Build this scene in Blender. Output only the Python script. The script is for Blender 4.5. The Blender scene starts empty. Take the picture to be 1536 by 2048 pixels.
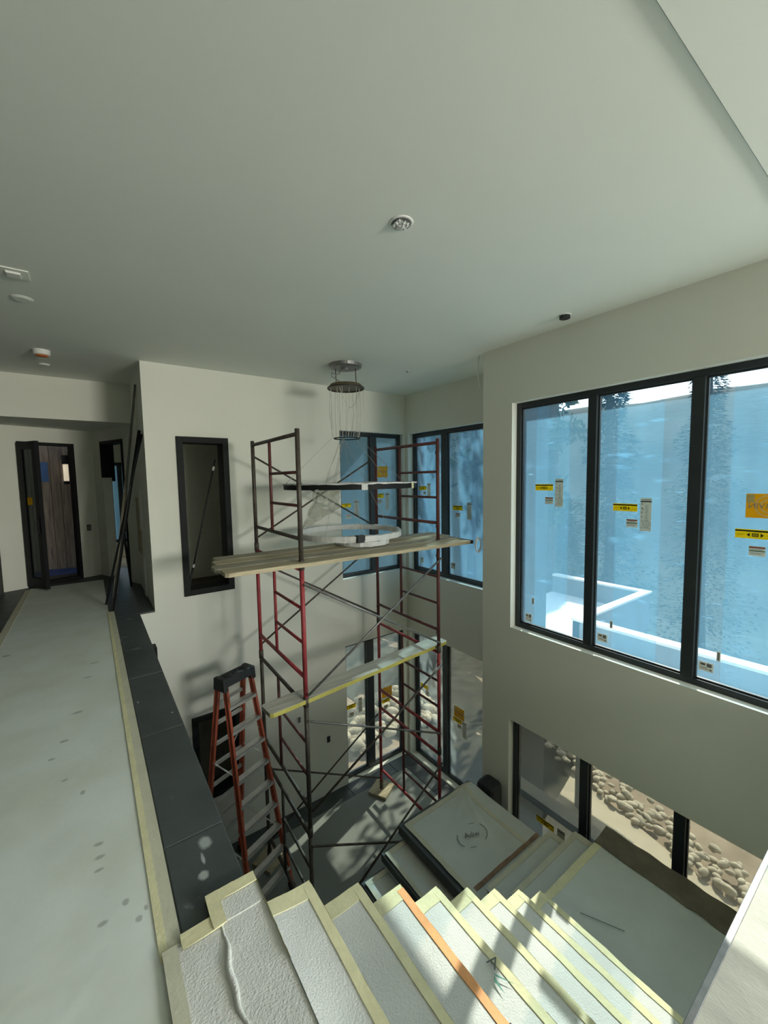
import bpy, math, random
from mathutils import Vector, noise, Matrix
random.seed(7)
D = 5.2            # world z of the eye; coordinates below are written relative to the eye
S = bpy.context.scene
COL = S.collection
PI = math.pi

# ------------------------------------------------------------------ camera, sky, sun, exposure
cam_d = bpy.data.cameras.new('camera'); cam = bpy.data.objects.new('camera', cam_d); COL.objects.link(cam)
cam_d.sensor_fit = 'VERTICAL'; cam_d.sensor_height = 36.0; cam_d.lens = 36.0 * 818.4 / 2048.0
cam_d.clip_start = 0.02; cam_d.clip_end = 2000
yaw, pitch, roll = 0.62373, 0.080797, 0.016792
fwd = Vector((math.sin(yaw)*math.cos(pitch), math.cos(yaw)*math.cos(pitch), -math.sin(pitch)))
rt = Vector((math.cos(yaw), -math.sin(yaw), 0)); dn = fwd.cross(rt)
r2 = math.cos(roll)*rt + math.sin(roll)*dn; d2 = -math.sin(roll)*rt + math.cos(roll)*dn
M = Matrix((( r2.x, -d2.x, -fwd.x, 0), (r2.y, -d2.y, -fwd.y, 0), (r2.z, -d2.z, -fwd.z, D), (0, 0, 0, 1)))
cam.matrix_world = M
S.camera = cam

SUN = Vector((1, 0.34, 0.95)).normalized()
world = bpy.data.worlds.new('sky'); S.world = world; world.use_nodes = True
wn = world.node_tree; bg = wn.nodes['Background']
sky = wn.nodes.new('ShaderNodeTexSky'); sky.sky_type = 'NISHITA'; sky.sun_disc = False
sky.sun_elevation = math.asin(SUN.z); sky.sun_rotation = math.atan2(SUN.x, SUN.y)
sky.air_density = 1.0; sky.dust_density = 0.4; sky.ozone_density = 1.0
hs = wn.nodes.new('ShaderNodeHueSaturation'); hs.inputs['Saturation'].default_value = 0.50      # thin bright haze
wt = wn.nodes.new('ShaderNodeMix'); wt.data_type = 'RGBA'; wt.blend_type = 'MULTIPLY'; wt.inputs[0].default_value = 1.0; wt.inputs[7].default_value = (1.0, 0.97, 0.84, 1)
wn.links.new(sky.outputs[0], hs.inputs['Color']); wn.links.new(hs.outputs[0], wt.inputs[6]); wn.links.new(wt.outputs[2], bg.inputs[0]); bg.inputs[1].default_value = 0.55
sd = bpy.data.lights.new('sun', 'SUN'); sun = bpy.data.objects.new('sun', sd); COL.objects.link(sun)
sd.energy = 11.5; sd.angle = math.radians(0.53); sd.color = (1.0, 0.91, 0.74)
sun.rotation_euler = (-SUN).to_track_quat('-Z', 'Y').to_euler(); sun.location = (20, 8, 25)
# area light added to brighten the back wall, standing in for side daylight
ad = bpy.data.lights.new('added_fill_light', 'AREA'); al = bpy.data.objects.new('added_fill_light', ad); COL.objects.link(al)
ad.shape = 'RECTANGLE'; ad.size = 1.6; ad.size_y = 1.0; ad.spread = math.radians(110); ad.energy = 58.0; ad.color = (1.0, 0.97, 0.88)
al.location = (3.35, -4.7, D+.15); al.rotation_euler = Vector((-.48, .87, -0.02)).to_track_quat('-Z', 'Y').to_euler()
S.view_settings.view_transform = 'Standard'; S.view_settings.look = 'None'
S.view_settings.gamma = 1.0; S.view_settings.use_curve_mapping = False
S.view_settings.exposure = 1.2
try:
    S.cycles.use_denoising = True
    S.cycles.max_bounces = 12; S.cycles.diffuse_bounces = 8; S.cycles.transparent_max_bounces = 24
    S.cycles.sample_clamp_indirect = 6.0
except Exception: pass

# ------------------------------------------------------------------ materials
def nodes(name):
    m = bpy.data.materials.new(name); m.use_nodes = True
    nt = m.node_tree; b = nt.nodes['Principled BSDF']
    return m, nt, b
def mk(nt, t, **kw):
    n = nt.nodes.new(t)
    for k, v in kw.items(): setattr(n, k, v)
    return n
def noise_tex(nt, co, scale, detail=4, rough=.55):
    n = mk(nt, 'ShaderNodeTexNoise'); n.inputs['Scale'].default_value = scale
    n.inputs['Detail'].default_value = detail; n.inputs['Roughness'].default_value = rough
    nt.links.new(co, n.inputs['Vector']); return n
def mixc(nt, fac, a, b):
    n = mk(nt, 'ShaderNodeMix', data_type='RGBA')
    if isinstance(fac, (int, float)): n.inputs[0].default_value = fac
    else: nt.links.new(fac, n.inputs[0])
    for i, c in ((6, a), (7, b)):
        if isinstance(c, tuple): n.inputs[i].default_value = (*c, 1)
        else: nt.links.new(c, n.inputs[i])
    return n.outputs[2]
def ramp(nt, src, lo, hi):
    n = mk(nt, 'ShaderNodeMapRange'); n.inputs[1].default_value = lo; n.inputs[2].default_value = hi
    nt.links.new(src, n.inputs[0]); return n.outputs[0]
def coord(nt, scale=(1, 1, 1)):
    g = mk(nt, 'ShaderNodeNewGeometry'); mp = mk(nt, 'ShaderNodeMapping'); mp.inputs['Scale'].default_value = scale
    nt.links.new(g.outputs['Position'], mp.inputs[0]); return mp.outputs[0]
def pmat(name, col, rough=.6, metal=0., var=.12, vs=3., vscale=(1, 1, 1), bump=.0, bs=60., spec=.35, col2=None, lo=.35, hi=.7, speck=None, ss=18., st=.68):
    m, nt, b = nodes(name); co = coord(nt, vscale)
    n = noise_tex(nt, co, vs)
    c2 = col2 or tuple(max(0, c*(1-var)) for c in col)
    c = mixc(nt, ramp(nt, n.outputs[0], lo, hi), col, c2)
    if speck:
        k = noise_tex(nt, co, ss, 5, .6)
        c = mixc(nt, ramp(nt, k.outputs[0], st, st+.06), c, speck)
    nt.links.new(c, b.inputs['Base Color'])
    b.inputs['Roughness'].default_value = rough; b.inputs['Metallic'].default_value = metal
    b.inputs['Specular IOR Level'].default_value = spec
    if bump:
        bn = noise_tex(nt, co, bs, 3); bp = mk(nt, 'ShaderNodeBump'); bp.inputs['Strength'].default_value = bump
        bp.inputs['Distance'].default_value = .01
        nt.links.new(bn.outputs[0], bp.inputs['Height']); nt.links.new(bp.outputs[0], b.inputs['Normal'])
    return m
def spots(m, lst, col, rot=0):
    """flat stains of their own shape at given places on a surface; lst of (x, y, rx, ry, z) seen from above"""
    nt = m.node_tree; b = nt.nodes['Principled BSDF']; old = b.inputs['Base Color'].links[0].from_socket
    g = mk(nt, 'ShaderNodeNewGeometry'); nz = noise_tex(nt, g.outputs['Position'], 22, 3)
    tot = None
    for (x, y, rx, ry) in lst:
        v = mk(nt, 'ShaderNodeVectorMath', operation='SUBTRACT'); nt.links.new(g.outputs['Position'], v.inputs[0]); v.inputs[1].default_value = (x, y, 0)
        s = mk(nt, 'ShaderNodeVectorMath', operation='MULTIPLY'); nt.links.new(v.outputs[0], s.inputs[0]); s.inputs[1].default_value = (1/rx, 1/ry, 0)
        l = mk(nt, 'ShaderNodeVectorMath', operation='LENGTH'); nt.links.new(s.outputs[0], l.inputs[0])
        a = mk(nt, 'ShaderNodeMath', operation='ADD'); nt.links.new(l.outputs['Value'], a.inputs[0]); nt.links.new(nz.outputs[0], a.inputs[1])
        r = mk(nt, 'ShaderNodeMapRange'); r.inputs[1].default_value = 1.05; r.inputs[2].default_value = 1.5; r.inputs[3].default_value = .75; r.inputs[4].default_value = 0
        nt.links.new(a.outputs[0], r.inputs[0])
        if tot is None: tot = r.outputs[0]
        else:
            mx = mk(nt, 'ShaderNodeMath', operation='MAXIMUM'); nt.links.new(tot, mx.inputs[0]); nt.links.new(r.outputs[0], mx.inputs[1]); tot = mx.outputs[0]
    nt.links.new(mixc(nt, tot, old, col), b.inputs['Base Color'])
def filmmat(name, tint, trans, diff, wr=1.0, faces=2):
    """clear plastic sheet over glass: partly see-through, partly scattering, with creases"""
    m = bpy.data.materials.new(name); m.use_nodes = True; nt = m.node_tree; nt.nodes.clear()
    out = mk(nt, 'ShaderNodeOutputMaterial'); t = mk(nt, 'ShaderNodeBsdfTransparent'); t.inputs[0].default_value = (*[c**(1/faces) for c in tint], 1); diff = 1-(1-diff)**(1/faces); wr = wr/faces
    tl = mk(nt, 'ShaderNodeBsdfTranslucent'); tl.inputs[0].default_value = (*trans, 1)
    gl = mk(nt, 'ShaderNodeBsdfGlossy'); gl.inputs[1].default_value = .08; gl.inputs[0].default_value = (.9, .95, 1, 1)
    mx = mk(nt, 'ShaderNodeMixShader'); m2 = mk(nt, 'ShaderNodeMixShader')
    co = coord(nt, (1.2, 1.2, 5)); n = noise_tex(nt, co, 2.2, 6, .65)
    co2 = coord(nt, (14, 14, 1.0)); n2 = noise_tex(nt, co2, 1.0, 3)
    r = ramp(nt, n.outputs[0], .60, .74)
    a = mk(nt, 'ShaderNodeMath', operation='MULTIPLY_ADD'); nt.links.new(r, a.inputs[0]); a.inputs[1].default_value = .16*wr; a.inputs[2].default_value = diff
    a2 = mk(nt, 'ShaderNodeMath', operation='MULTIPLY_ADD'); nt.links.new(n2.outputs[0], a2.inputs[0]); a2.inputs[1].default_value = .07*wr; nt.links.new(a.outputs[0], a2.inputs[2])
    nt.links.new(a2.outputs[0], mx.inputs[0]); nt.links.new(t.outputs[0], mx.inputs[1]); nt.links.new(tl.outputs[0], mx.inputs[2])
    m2.inputs[0].default_value = .025; nt.links.new(mx.outputs[0], m2.inputs[1]); nt.links.new(gl.outputs[0], m2.inputs[2])
    co3 = coord(nt, (5, 5, 34)); n3 = noise_tex(nt, co3, 1.0, 2); r3 = ramp(nt, n3.outputs[0], .70, .78)
    a3 = mk(nt, 'ShaderNodeMath', operation='MULTIPLY_ADD'); nt.links.new(r3, a3.inputs[0]); a3.inputs[1].default_value = .35*wr; nt.links.new(a2.outputs[0], a3.inputs[2]); nt.links.new(a3.outputs[0], mx.inputs[0])
    bp = mk(nt, 'ShaderNodeBump'); bp.inputs['Strength'].default_value = .5; bp.inputs['Distance'].default_value = .02
    nt.links.new(n.outputs[0], bp.inputs['Height']); nt.links.new(bp.outputs[0], gl.inputs['Normal'])
    nt.links.new(m2.outputs[0], out.inputs[0]); return m
def papermat(name, col):
    """thin paper that lets some light through (stickers on glass)"""
    m = bpy.data.materials.new(name); m.use_nodes = True; nt = m.node_tree; nt.nodes.clear()
    out = mk(nt, 'ShaderNodeOutputMaterial'); d = mk(nt, 'ShaderNodeBsdfDiffuse'); d.inputs[0].default_value = (*col, 1)
    tl = mk(nt, 'ShaderNodeBsdfTranslucent'); tl.inputs[0].default_value = (*col, 1)
    mx = mk(nt, 'ShaderNodeMixShader'); mx.inputs[0].default_value = .38
    co = coord(nt); n = noise_tex(nt, co, 40)
    c = mixc(nt, n.outputs[0], col, tuple(v*.85 for v in col)); nt.links.new(c, d.inputs[0]); nt.links.new(c, tl.inputs[0])
    nt.links.new(d.outputs[0], mx.inputs[1]); nt.links.new(tl.outputs[0], mx.inputs[2]); nt.links.new(mx.outputs[0], out.inputs[0]); return m

WALL = (.77, .775, .695)
m_wall = pmat('wall_paint', WALL, .85, var=.03, vs=1.5, bump=.06, bs=220, spec=.15)
m_ceil = pmat('ceiling_paint', (.76, .79, .73), .8, var=.02, vs=1.2, bump=.05, bs=260, spec=.2)
m_black = pmat('black_frame', (.014, .016, .017), .6, var=.2, vs=6, spec=.18)
m_frame = pmat('window_frame_black', (.028, .036, .040), .42, var=.2, vs=6, spec=.45)
m_stone = pmat('dark_slate', (.075, .088, .088), .5, var=.35, vs=2.2, bump=.12, bs=30, spec=.35, speck=(.16, .18, .175), ss=6, st=.66)
m_paper = pmat('floor_paper', (.70, .745, .70), .9, col2=(.62, .655, .575), vs=2.6, bump=.25, bs=9, spec=.1, speck=(.30, .31, .29), ss=9, st=.74)
m_fleece = pmat('white_fleece', (.68, .685, .65), .95, var=.12, vs=4, bump=.40, bs=130, spec=.05, speck=(.50, .49, .45), ss=7, st=.72)
m_sheet = pmat('covered_sheet', (.60, .63, .58), .85, var=.10, vs=3, bump=.22, bs=25, spec=.12, speck=(.40, .41, .38), ss=10, st=.73)
m_tape = pmat('yellow_tape', (.74, .70, .44), .7, var=.14, vs=12, bump=.2, bs=50, spec=.2)
m_tape2 = pmat('cream_tape', (.60, .585, .45), .75, var=.12, vs=8, bump=.15, bs=50, spec=.2)
m_orange = pmat('orange_tape', (.86, .40, .16), .6, var=.15, vs=14, bump=.15, bs=60)
m_brown = pmat('kraft_paper', (.20, .175, .13), .85, var=.3, vs=6, bump=.3, bs=14, spec=.1)
m_steel = pmat('weathered_steel', (.105, .088, .072), .55, metal=.3, var=.45, vs=14, bump=.1, bs=90, speck=(.25, .22, .18), ss=30, st=.70)
m_red = pmat('red_paint', (.36, .055, .06), .5, var=.3, vs=12, bump=.05, bs=80, speck=(.14, .07, .06), ss=26, st=.68)
m_maroon = pmat('dark_red_paint', (.13, .045, .042), .55, var=.3, vs=12, speck=(.22, .16, .14), ss=30, st=.70)
m_zinc = pmat('grey_zinc', (.26, .26, .25), .4, metal=.5, var=.3, vs=16)
m_plank = pmat('scaffold_plank', (.52, .45, .31), .85, var=.4, vs=3.5, vscale=(.7, 9, 9), bump=.3, bs=12, spec=.1, speck=(.24, .20, .14), ss=6, st=.68)
m_plankb = pmat('weathered_plank', (.44, .40, .31), .85, var=.45, vs=3.5, vscale=(.7, 9, 9), bump=.3, bs=12, spec=.1, speck=(.2, .17, .12), ss=6, st=.66)
m_plank2 = pmat('pale_plank', (.56, .54, .45), .85, var=.3, vs=3.5, vscale=(.7, 8, 8), bump=.25, bs=12, spec=.1, speck=(.30, .26, .2), ss=6, st=.70)
m_yel = pmat('yellow_plank_edge', (.55, .50, .12), .8, var=.25, vs=8)
m_lad = pmat('orange_fibreglass', (.52, .12, .065), .5, var=.25, vs=9, speck=(.55, .42, .36), ss=30, st=.72)
m_alu = pmat('aluminium', (.72, .72, .68), .4, metal=.55, var=.2, vs=10)
m_rubber = pmat('black_plastic', (.025, .028, .03), .6, var=.3, vs=20, bump=.1)
m_wrap = pmat('white_wrap', (.66, .67, .65), .5, var=.15, vs=14, bump=.5, bs=28)
m_bronze = pmat('bronze', (.055, .045, .035), .4, metal=.4, var=.3, vs=8)
m_disc = pmat('bronze_disc', (.16, .13, .075), .45, metal=.3, var=.3, vs=16)
m_cable = pmat('cable', (.35, .35, .32), .4, metal=.4)
m_white = pmat('white_plastic', (.75, .75, .72), .5, var=.05)
m_orcap = pmat('orange_cap', (.62, .18, .05), .5, var=.1)
m_wood = pmat('cladding_wood', (.24, .195, .16), .8, var=.5, vs=4, vscale=(8, 8, .6), bump=.3, bs=20, speck=(.08, .07, .07), ss=3, st=.62)
m_board = pmat('raw_board', (.46, .41, .30), .85, var=.15, vs=6)
m_tarp = pmat('blue_tarp', (.06, .10, .30), .6, var=.4, vs=3, bump=.3, bs=8)
m_blue = pmat('blue_print', (.04, .10, .26), .6, var=.3)
m_roof = pmat('roof_membrane', (.80, .80, .78), .8, var=.05, vs=1.5, bump=.05)
m_siding = pmat('grey_siding', (.42, .44, .46), .8, var=.08)
m_conc = pmat('concrete', (.52, .45, .33), .9, var=.2, vs=2, bump=.2, bs=18, speck=(.35, .29, .2), ss=14, st=.7)
m_dirt = pmat('dirt', (.36, .28, .20), .95, var=.35, vs=2.2, bump=.6, bs=6)
m_rock = pmat('rock', (.55, .48, .36), .9, var=.35, vs=5, bump=.4, bs=14)
m_forest = pmat('forest_floor', (.028, .045, .030), .95, var=.6, vs=.05, bump=.4, bs=.4)
m_leaf = pmat('needles', (.030, .050, .026), 1.0, var=.4, vs=2, spec=.0)
m_leaf2 = pmat('leaves', (.075, .105, .035), .9, var=.5, vs=2, spec=.05)
m_bark = pmat('bark', (.11, .08, .055), .9, var=.4, vs=6, vscale=(4, 4, .6), bump=.5, bs=20)
m_film = filmmat('blue_film', (.235, .27, .295), (.18, .42, .63), .13)
m_film2 = filmmat('blue_film_overlap', (.84, .95, 1.0), (.30, .62, .82), .085, .35, 1)
m_film3 = filmmat('alcove_film', (.11, .16, .20), (.17, .32, .45), .20, 1.0)
m_film4 = filmmat('clear_film', (.17, .19, .19), (.34, .44, .48), .13, 1.1)
m_glass = filmmat('door_glass', (.20, .26, .25), (.2, .28, .26), .12, .3)
m_sheetpl = filmmat('milky_plastic', (.85, .85, .80), (.75, .75, .66), .40, 1.0, 1)
def paper(n, c): return papermat('print_'+n, c)
p_yel, p_white, p_dark, p_or, p_red, p_green, p_grey, p_cream = (paper('yellow', (.92, .74, .03)), paper('white', (.74, .73, .66)), paper('dark', (.05, .055, .05)),
    paper('amber', (.86, .52, .02)), paper('red', (.62, .25, .22)), paper('green', (.20, .38, .28)), paper('grey', (.36, .37, .36)), paper('cream', (.90, .74, .30)))

# ------------------------------------------------------------------ mesh building
ORI = {}
class MB:
    def __init__(s): s.v = []; s.f = []; s.mi = []
    def add(s, vs, fs, mi=0):
        o = len(s.v); s.v += [Vector(p) for p in vs]; s.f += [[i+o for i in f] for f in fs]; s.mi += [mi]*len(fs); return s
    def hexa(s, p, mi=0):   # 8 points: bottom 4 ccw then top 4
        return s.add(p, [(3, 2, 1, 0), (4, 5, 6, 7), (0, 1, 5, 4), (1, 2, 6, 5), (2, 3, 7, 6), (3, 0, 4, 7)], mi)
    def box(s, x0, x1, y0, y1, z0, z1, mi=0):
        return s.hexa([(x0, y0, z0), (x1, y0, z0), (x1, y1, z0), (x0, y1, z0), (x0, y0, z1), (x1, y0, z1), (x1, y1, z1), (x0, y1, z1)], mi)
    def boxF(s, F, u0, u1, z0, z1, d0, d1, mi=0):
        return s.hexa([F(u0, z0, d0), F(u1, z0, d0), F(u1, z0, d1), F(u0, z0, d1), F(u0, z1, d0), F(u1, z1, d0), F(u1, z1, d1), F(u0, z1, d1)], mi)
    def bar(s, p, q, w, h, up=(0, 0, 1), mi=0):
        p = Vector(p); q = Vector(q); d = (q-p).normalized(); u = Vector(up)
        sx = d.cross(u).normalized(); uy = sx.cross(d).normalized(); a = sx*w/2; b = uy*h/2
        return s.hexa([p-a-b, p+a-b, q+a-b, q-a-b, p-a+b, p+a+b, q+a+b, q-a+b], mi)
    def tube(s, pts, r, n=8, closed=False, mi=0):
        pts = [Vector(p) for p in pts]; N = len(pts); rs = r if isinstance(r, (list, tuple)) else [r]*N
        vs = []; fs = []; prev = None
        for i, p in enumerate(pts):
            if closed: t = pts[(i+1) % N]-pts[i-1]
            else: t = pts[min(i+1, N-1)]-pts[max(i-1, 0)]
            t.normalize()
            if prev is None:
                a = t.orthogonal().normalized()
            else:
                a = (prev - t*prev.dot(t));  a = a.normalized() if a.length > 1e-6 else t.orthogonal().normalized()
            prev = a; b = t.cross(a)
            vs += [p + (a*math.cos(2*PI*k/n)+b*math.sin(2*PI*k/n))*rs[i] for k in range(n)]
        rng = N if closed else N-1
        for i in range(rng):
            j = (i+1) % N
            for k in range(n):
                fs.append((i*n+k, i*n+(k+1) % n, j*n+(k+1) % n, j*n+k))
        if not closed: fs += [tuple(reversed(range(n))), tuple((N-1)*n+k for k in range(n))]
        return s.add(vs, fs, mi)
    def lathe(s, prof, c, n=24, mi=0, cap=True):
        c = Vector(c); vs = []; fs = []
        for (r, z) in prof: vs += [c+Vector((r*math.cos(2*PI*k/n), r*math.sin(2*PI*k/n), z)) for k in range(n)]
        for i in range(len(prof)-1):
            for k in range(n): fs.append((i*n+k, i*n+(k+1) % n, (i+1)*n+(k+1) % n, (i+1)*n+k))
        if cap: fs += [tuple(reversed(range(n))), tuple((len(prof)-1)*n+k for k in range(n))]
        return s.add(vs, fs, mi)
    def ring(s, c, R, w, h, n=48, wob=0, mi=0, seed=0):  # rectangular-section hoop
        c = Vector(c); vs = []; fs = []
        for k in range(n):
            a = 2*PI*k/n; e = Vector((math.cos(a), math.sin(a), 0))
            q = [noise.noise(Vector((k*1.7+seed, j*3.1, seed)))*wob for j in range(8)]
            vs += [c+e*(R-w/2+q[0])+Vector((0, 0, -h/2+q[1])), c+e*(R+w/2+q[2])+Vector((0, 0, -h/2+q[3])), c+e*(R+w/2+q[4])+Vector((0, 0, h/2+q[5])), c+e*(R-w/2+q[6])+Vector((0, 0, h/2+q[7]))]
        for k in range(n):
            j = (k+1) % n
            for t in range(4): fs.append((k*4+t, k*4+(t+1) % 4, j*4+(t+1) % 4, j*4+t))
        return s.add(vs, fs, mi)
    def grid(s, P, nu, nv, mi=0, thick=0):
        vs = [P(i/nu, j/nv) for j in range(nv+1) for i in range(nu+1)]
        fs = [(j*(nu+1)+i, j*(nu+1)+i+1, (j+1)*(nu+1)+i+1, (j+1)*(nu+1)+i) for j in range(nv) for i in range(nu)]
        s.add(vs, fs, mi)
        if thick:
            o = Vector((0, 0, -thick)); s.add([Vector(v)+o for v in vs], [tuple(reversed(f)) for f in fs], mi)
            bl = [i for i in range(nu+1)] + [j*(nu+1)+nu for j in range(1, nv+1)] + [nv*(nu+1)+i for i in range(nu-1, -1, -1)] + [j*(nu+1) for j in range(nv-1, 0, -1)]
            L = len(bl); b = [Vector(vs[i]) for i in bl]
            s.add(b+[p+o for p in b], [(L+i, L+(i+1) % L, (i+1) % L, i) for i in range(L)], mi)
        return s
    def build(s, name, mats, parent=None, smooth=False, bevel=0, shade=None):
        me = bpy.data.meshes.new(name)
        vs = [v+Vector((0, 0, D)) for v in s.v]
        if parent is None:
            lo = [min(v[i] for v in vs) for i in range(3)]; hi = [max(v[i] for v in vs) for i in range(3)]
            org = Vector(((lo[0]+hi[0])/2, (lo[1]+hi[1])/2, lo[2]))
        else: org = ORI[parent.name]
        me.from_pydata([v-org for v in vs], [], s.f)
        if not isinstance(mats, (list, tuple)): mats = [mats]
        for m in mats: me.materials.append(m)
        me.polygons.foreach_set('material_index', s.mi)
        if smooth: me.polygons.foreach_set('use_smooth', [True]*len(me.polygons))
        me.update()
        o = bpy.data.objects.new(name, me); COL.objects.link(o)
        if parent is None: o.location = org
        else: o.parent = parent
        ORI[o.name] = org.copy()
        if bevel:
            b = o.modifiers.new('b', 'BEVEL'); b.width = bevel; b.segments = 2; b.limit_method = 'ANGLE'; b.angle_limit = .7
        return o
def thing(name, label, cat, loc, group=None, kind=None):
    o = bpy.data.objects.new(name, None); COL.objects.link(o); o.location = (loc[0], loc[1], loc[2]+D); o.empty_display_size = .1
    ORI[o.name] = Vector(o.location)
    return tag(o, label, cat, group, kind)
def tag(o, label=None, cat=None, group=None, kind=None):
    if label: o['label'] = label
    if cat: o['category'] = cat
    if group: o['group'] = group
    if kind: o['kind'] = kind
    return o
def struct(o, label=None): o['kind'] = 'structure'; return tag(o, label)
def gradd(mb, F, us, zs, hole, d0, d1):
    """wall with holes: cells of a cut grid, only outer faces kept"""
    nu, nz = len(us)-1, len(zs)-1
    def solid(i, j):
        if i < 0 or j < 0 or i >= nu or j >= nz: return False
        cu = (us[i]+us[i+1])/2; cz = (zs[j]+zs[j+1])/2
        return not any(h[0] < cu < h[1] and h[2] < cz < h[3] for h in hole)
    for i in range(nu):
        for j in range(nz):
            if not solid(i, j): continue
            a, b, c, d = us[i], us[i+1], zs[j], zs[j+1]
            p = [F(a, c, d0), F(b, c, d0), F(b, d, d0), F(a, d, d0), F(a, c, d1), F(b, c, d1), F(b, d, d1), F(a, d, d1)]
            fs = [(0, 1, 2, 3), (7, 6, 5, 4)]
            if not solid(i-1, j): fs.append((0, 3, 7, 4))
            if not solid(i+1, j): fs.append((1, 5, 6, 2))
            if not solid(i, j-1): fs.append((0, 4, 5, 1))
            if not solid(i, j+1): fs.append((3, 2, 6, 7))
            mb.add(p, fs)
def wall_holes(name, F, u0, u1, z0, z1, holes, th, mat=None):
    us = sorted({u0, u1, *[min(max(h[k], u0), u1) for h in holes for k in (0, 1)]}); zs = sorted({z0, z1, *[min(max(h[k], z0), z1) for h in holes for k in (2, 3)]})
    mb = MB(); gradd(mb, F, us, zs, holes, 0, th)
    return struct(mb.build(name, mat or m_wall))

# ------------------------------------------------------------------ room shell
FR = lambda X: (lambda u, z, d: (X+d, -u, z))     # wall whose room side faces -x; u runs to the viewer's right
FB = lambda Y: (lambda u, z, d: (u, Y+d, z))      # wall whose room side faces -y
ZC, ZF, ZB = 1.46, -5.2, -1.6                     # ceiling, lower floor, bridge level
fR, fA, fB = FR(3.87), FR(4.65), FB(5.77)
BIG = (-2.91, .55, -1.74, .815); LOWR = (-2.92, -.40, -5.1, -2.854)
wall_holes('wall_right', fR, -3.32, 5.9, ZF-.3, 1.75, [BIG, LOWR, (.72, 5.6, -1.58, 1.34)], .20)  # last hole is an unseen opening added to let more light in
ALU_ = (-5.70, -3.72, -1.665, .79); ALL_ = (-5.70, -3.55, -5.17, -2.765)
wall_holes('wall_alcove', fA, -5.95, -3.40, ZF-.3, 1.75, [ALU_, ALL_], .22)
bk = MB(); bk.box(4.07, 4.87, 3.22, 3.32, ZF-.3, 1.75); struct(bk.build('wall_alcove_return', m_wall))
bk = MB(); bk.box(4.072, 4.93, 3.13, 3.218, ZF-.3, 1.75); struct(bk.build('wall_exterior', pmat('shade_toned_siding', (.07, .08, .09), .7, var=.15)))  # siding coloured dark to stand in for shade on this outer face
IWU = (.96, 1.535, -1.455, .55); IWL = (.96, 1.535, -4.34, -3.18)
BKU = (3.30, 4.60, -1.64, .785); BKL = (3.31, 4.60, -5.19, -2.775)
wall_holes('wall_back', fB, -1.6, 4.65, ZF-.3, 1.75, [IWU, IWL, BKU, BKL, (-2, .585, -1.62, 2)], .20)
c = MB(); c.box(-2.2, 4.9, .62, 7.45, ZC, ZC+.3); struct(c.build('ceiling', m_ceil))
c = MB(); c.box(-2.2, 4.07, -5.9, .612, 1.445, 1.75); struct(c.build('ceiling_soffit', m_ceil))
h = MB(); h.box(-2.2, .585, 7.25, 7.45, .893, ZC); struct(h.build('wall_header', m_wall))
h = MB(); h.box(-2.2, 1.3, 7.45, 9.4, .893, 1.1); struct(h.build('ceiling_hall', m_ceil))
h = MB(); h.box(.585, .73, 5.97, 7.42, -1.9, ZC); struct(h.build('wall_pillar', m_wall))
h = MB(); h.box(-1.30, -1.13, -5.9, 8.5, ZF, 1.46); struct(h.build('wall_left', pmat('low_bounce_grey', (.10, .105, .10), .85, var=.1, vs=2)))  # dark colour added to cut bounce, extended below the bridge to block sky light
# floors
f = MB(); f.box(-1.6, 4.07, -5.9, 6.0, ZF-.25, ZF); f.box(4.07, 4.87, 3.2, 6.0, ZF-.25, ZF); struct(f.build('floor', m_stone))
f = MB(); f.box(-1.3, .42, .37, 5.80, ZB-.42, ZB-.004); f.box(-1.3, 1.3, 5.80, 9.2, ZB-.42, ZB-.004); f.box(-1.3, 4.05, -5.9, .37, ZB-.42, ZB-.004)
upper = struct(f.build('floor_upper', m_stone))
f = MB(); f.box(.3, 3.87, .25, .37, ZF, ZB-.42); struct(f.build('wall_under_stairs', m_wall))
f = MB(); f.box(.50, .565, 5.60, 5.77, -2.20, -2.02); struct(f.build('beam', m_black))
# rear of the room behind the camera: a wall with tall window openings
wall_holes('wall_rear', lambda u, z, d: (u, -5.7-d, z), -1.3, 4.07, ZF-.2, 1.75, [], .2)

def tiles(name, parent, rects, z, th=.012, gap=.0035):
    for (x0, x1, y0, y1) in rects:
        b = MB(); b.box(x0+gap, x1-gap, y0+gap, y1-gap, z-.03, z+random.uniform(-.0012, .0012)); o = b.build(name, m_stone, parent, bevel=.003)
ys = [1.50, 1.93, 2.90, 3.85, 4.80, 5.77]
tiles('stone_tile', upper, [(.17, .42, a, b) for a, b in zip(ys[1:], ys[2:])] + [(.17, .42, 1.47, 1.93), (.17, .215, 1.93, 2.6)][:1], ZB)
tiles('stone_tile', upper, [(.17, .585, 5.77, 6.45), (.17, .585, 6.45, 7.2)], ZB)
tiles('stone_tile', upper, [(-1.13, -.80, a, a+.9) for a in (4.2, 5.1, 6.0, 6.9, 7.8-.4)][:4], ZB)
floor_o = bpy.data.objects['floor']
tiles('stone_tile', floor_o, [(x, x+.9, 5.46, 5.77) for x in (-.35, .55, 1.45, 2.35, 3.25)] + [(4.15, 4.65, 5.46, 5.77)] + [(4.34, 4.65, y, y+.7) for y in (4.76, 4.06, 3.36)], ZF+.012)

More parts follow.
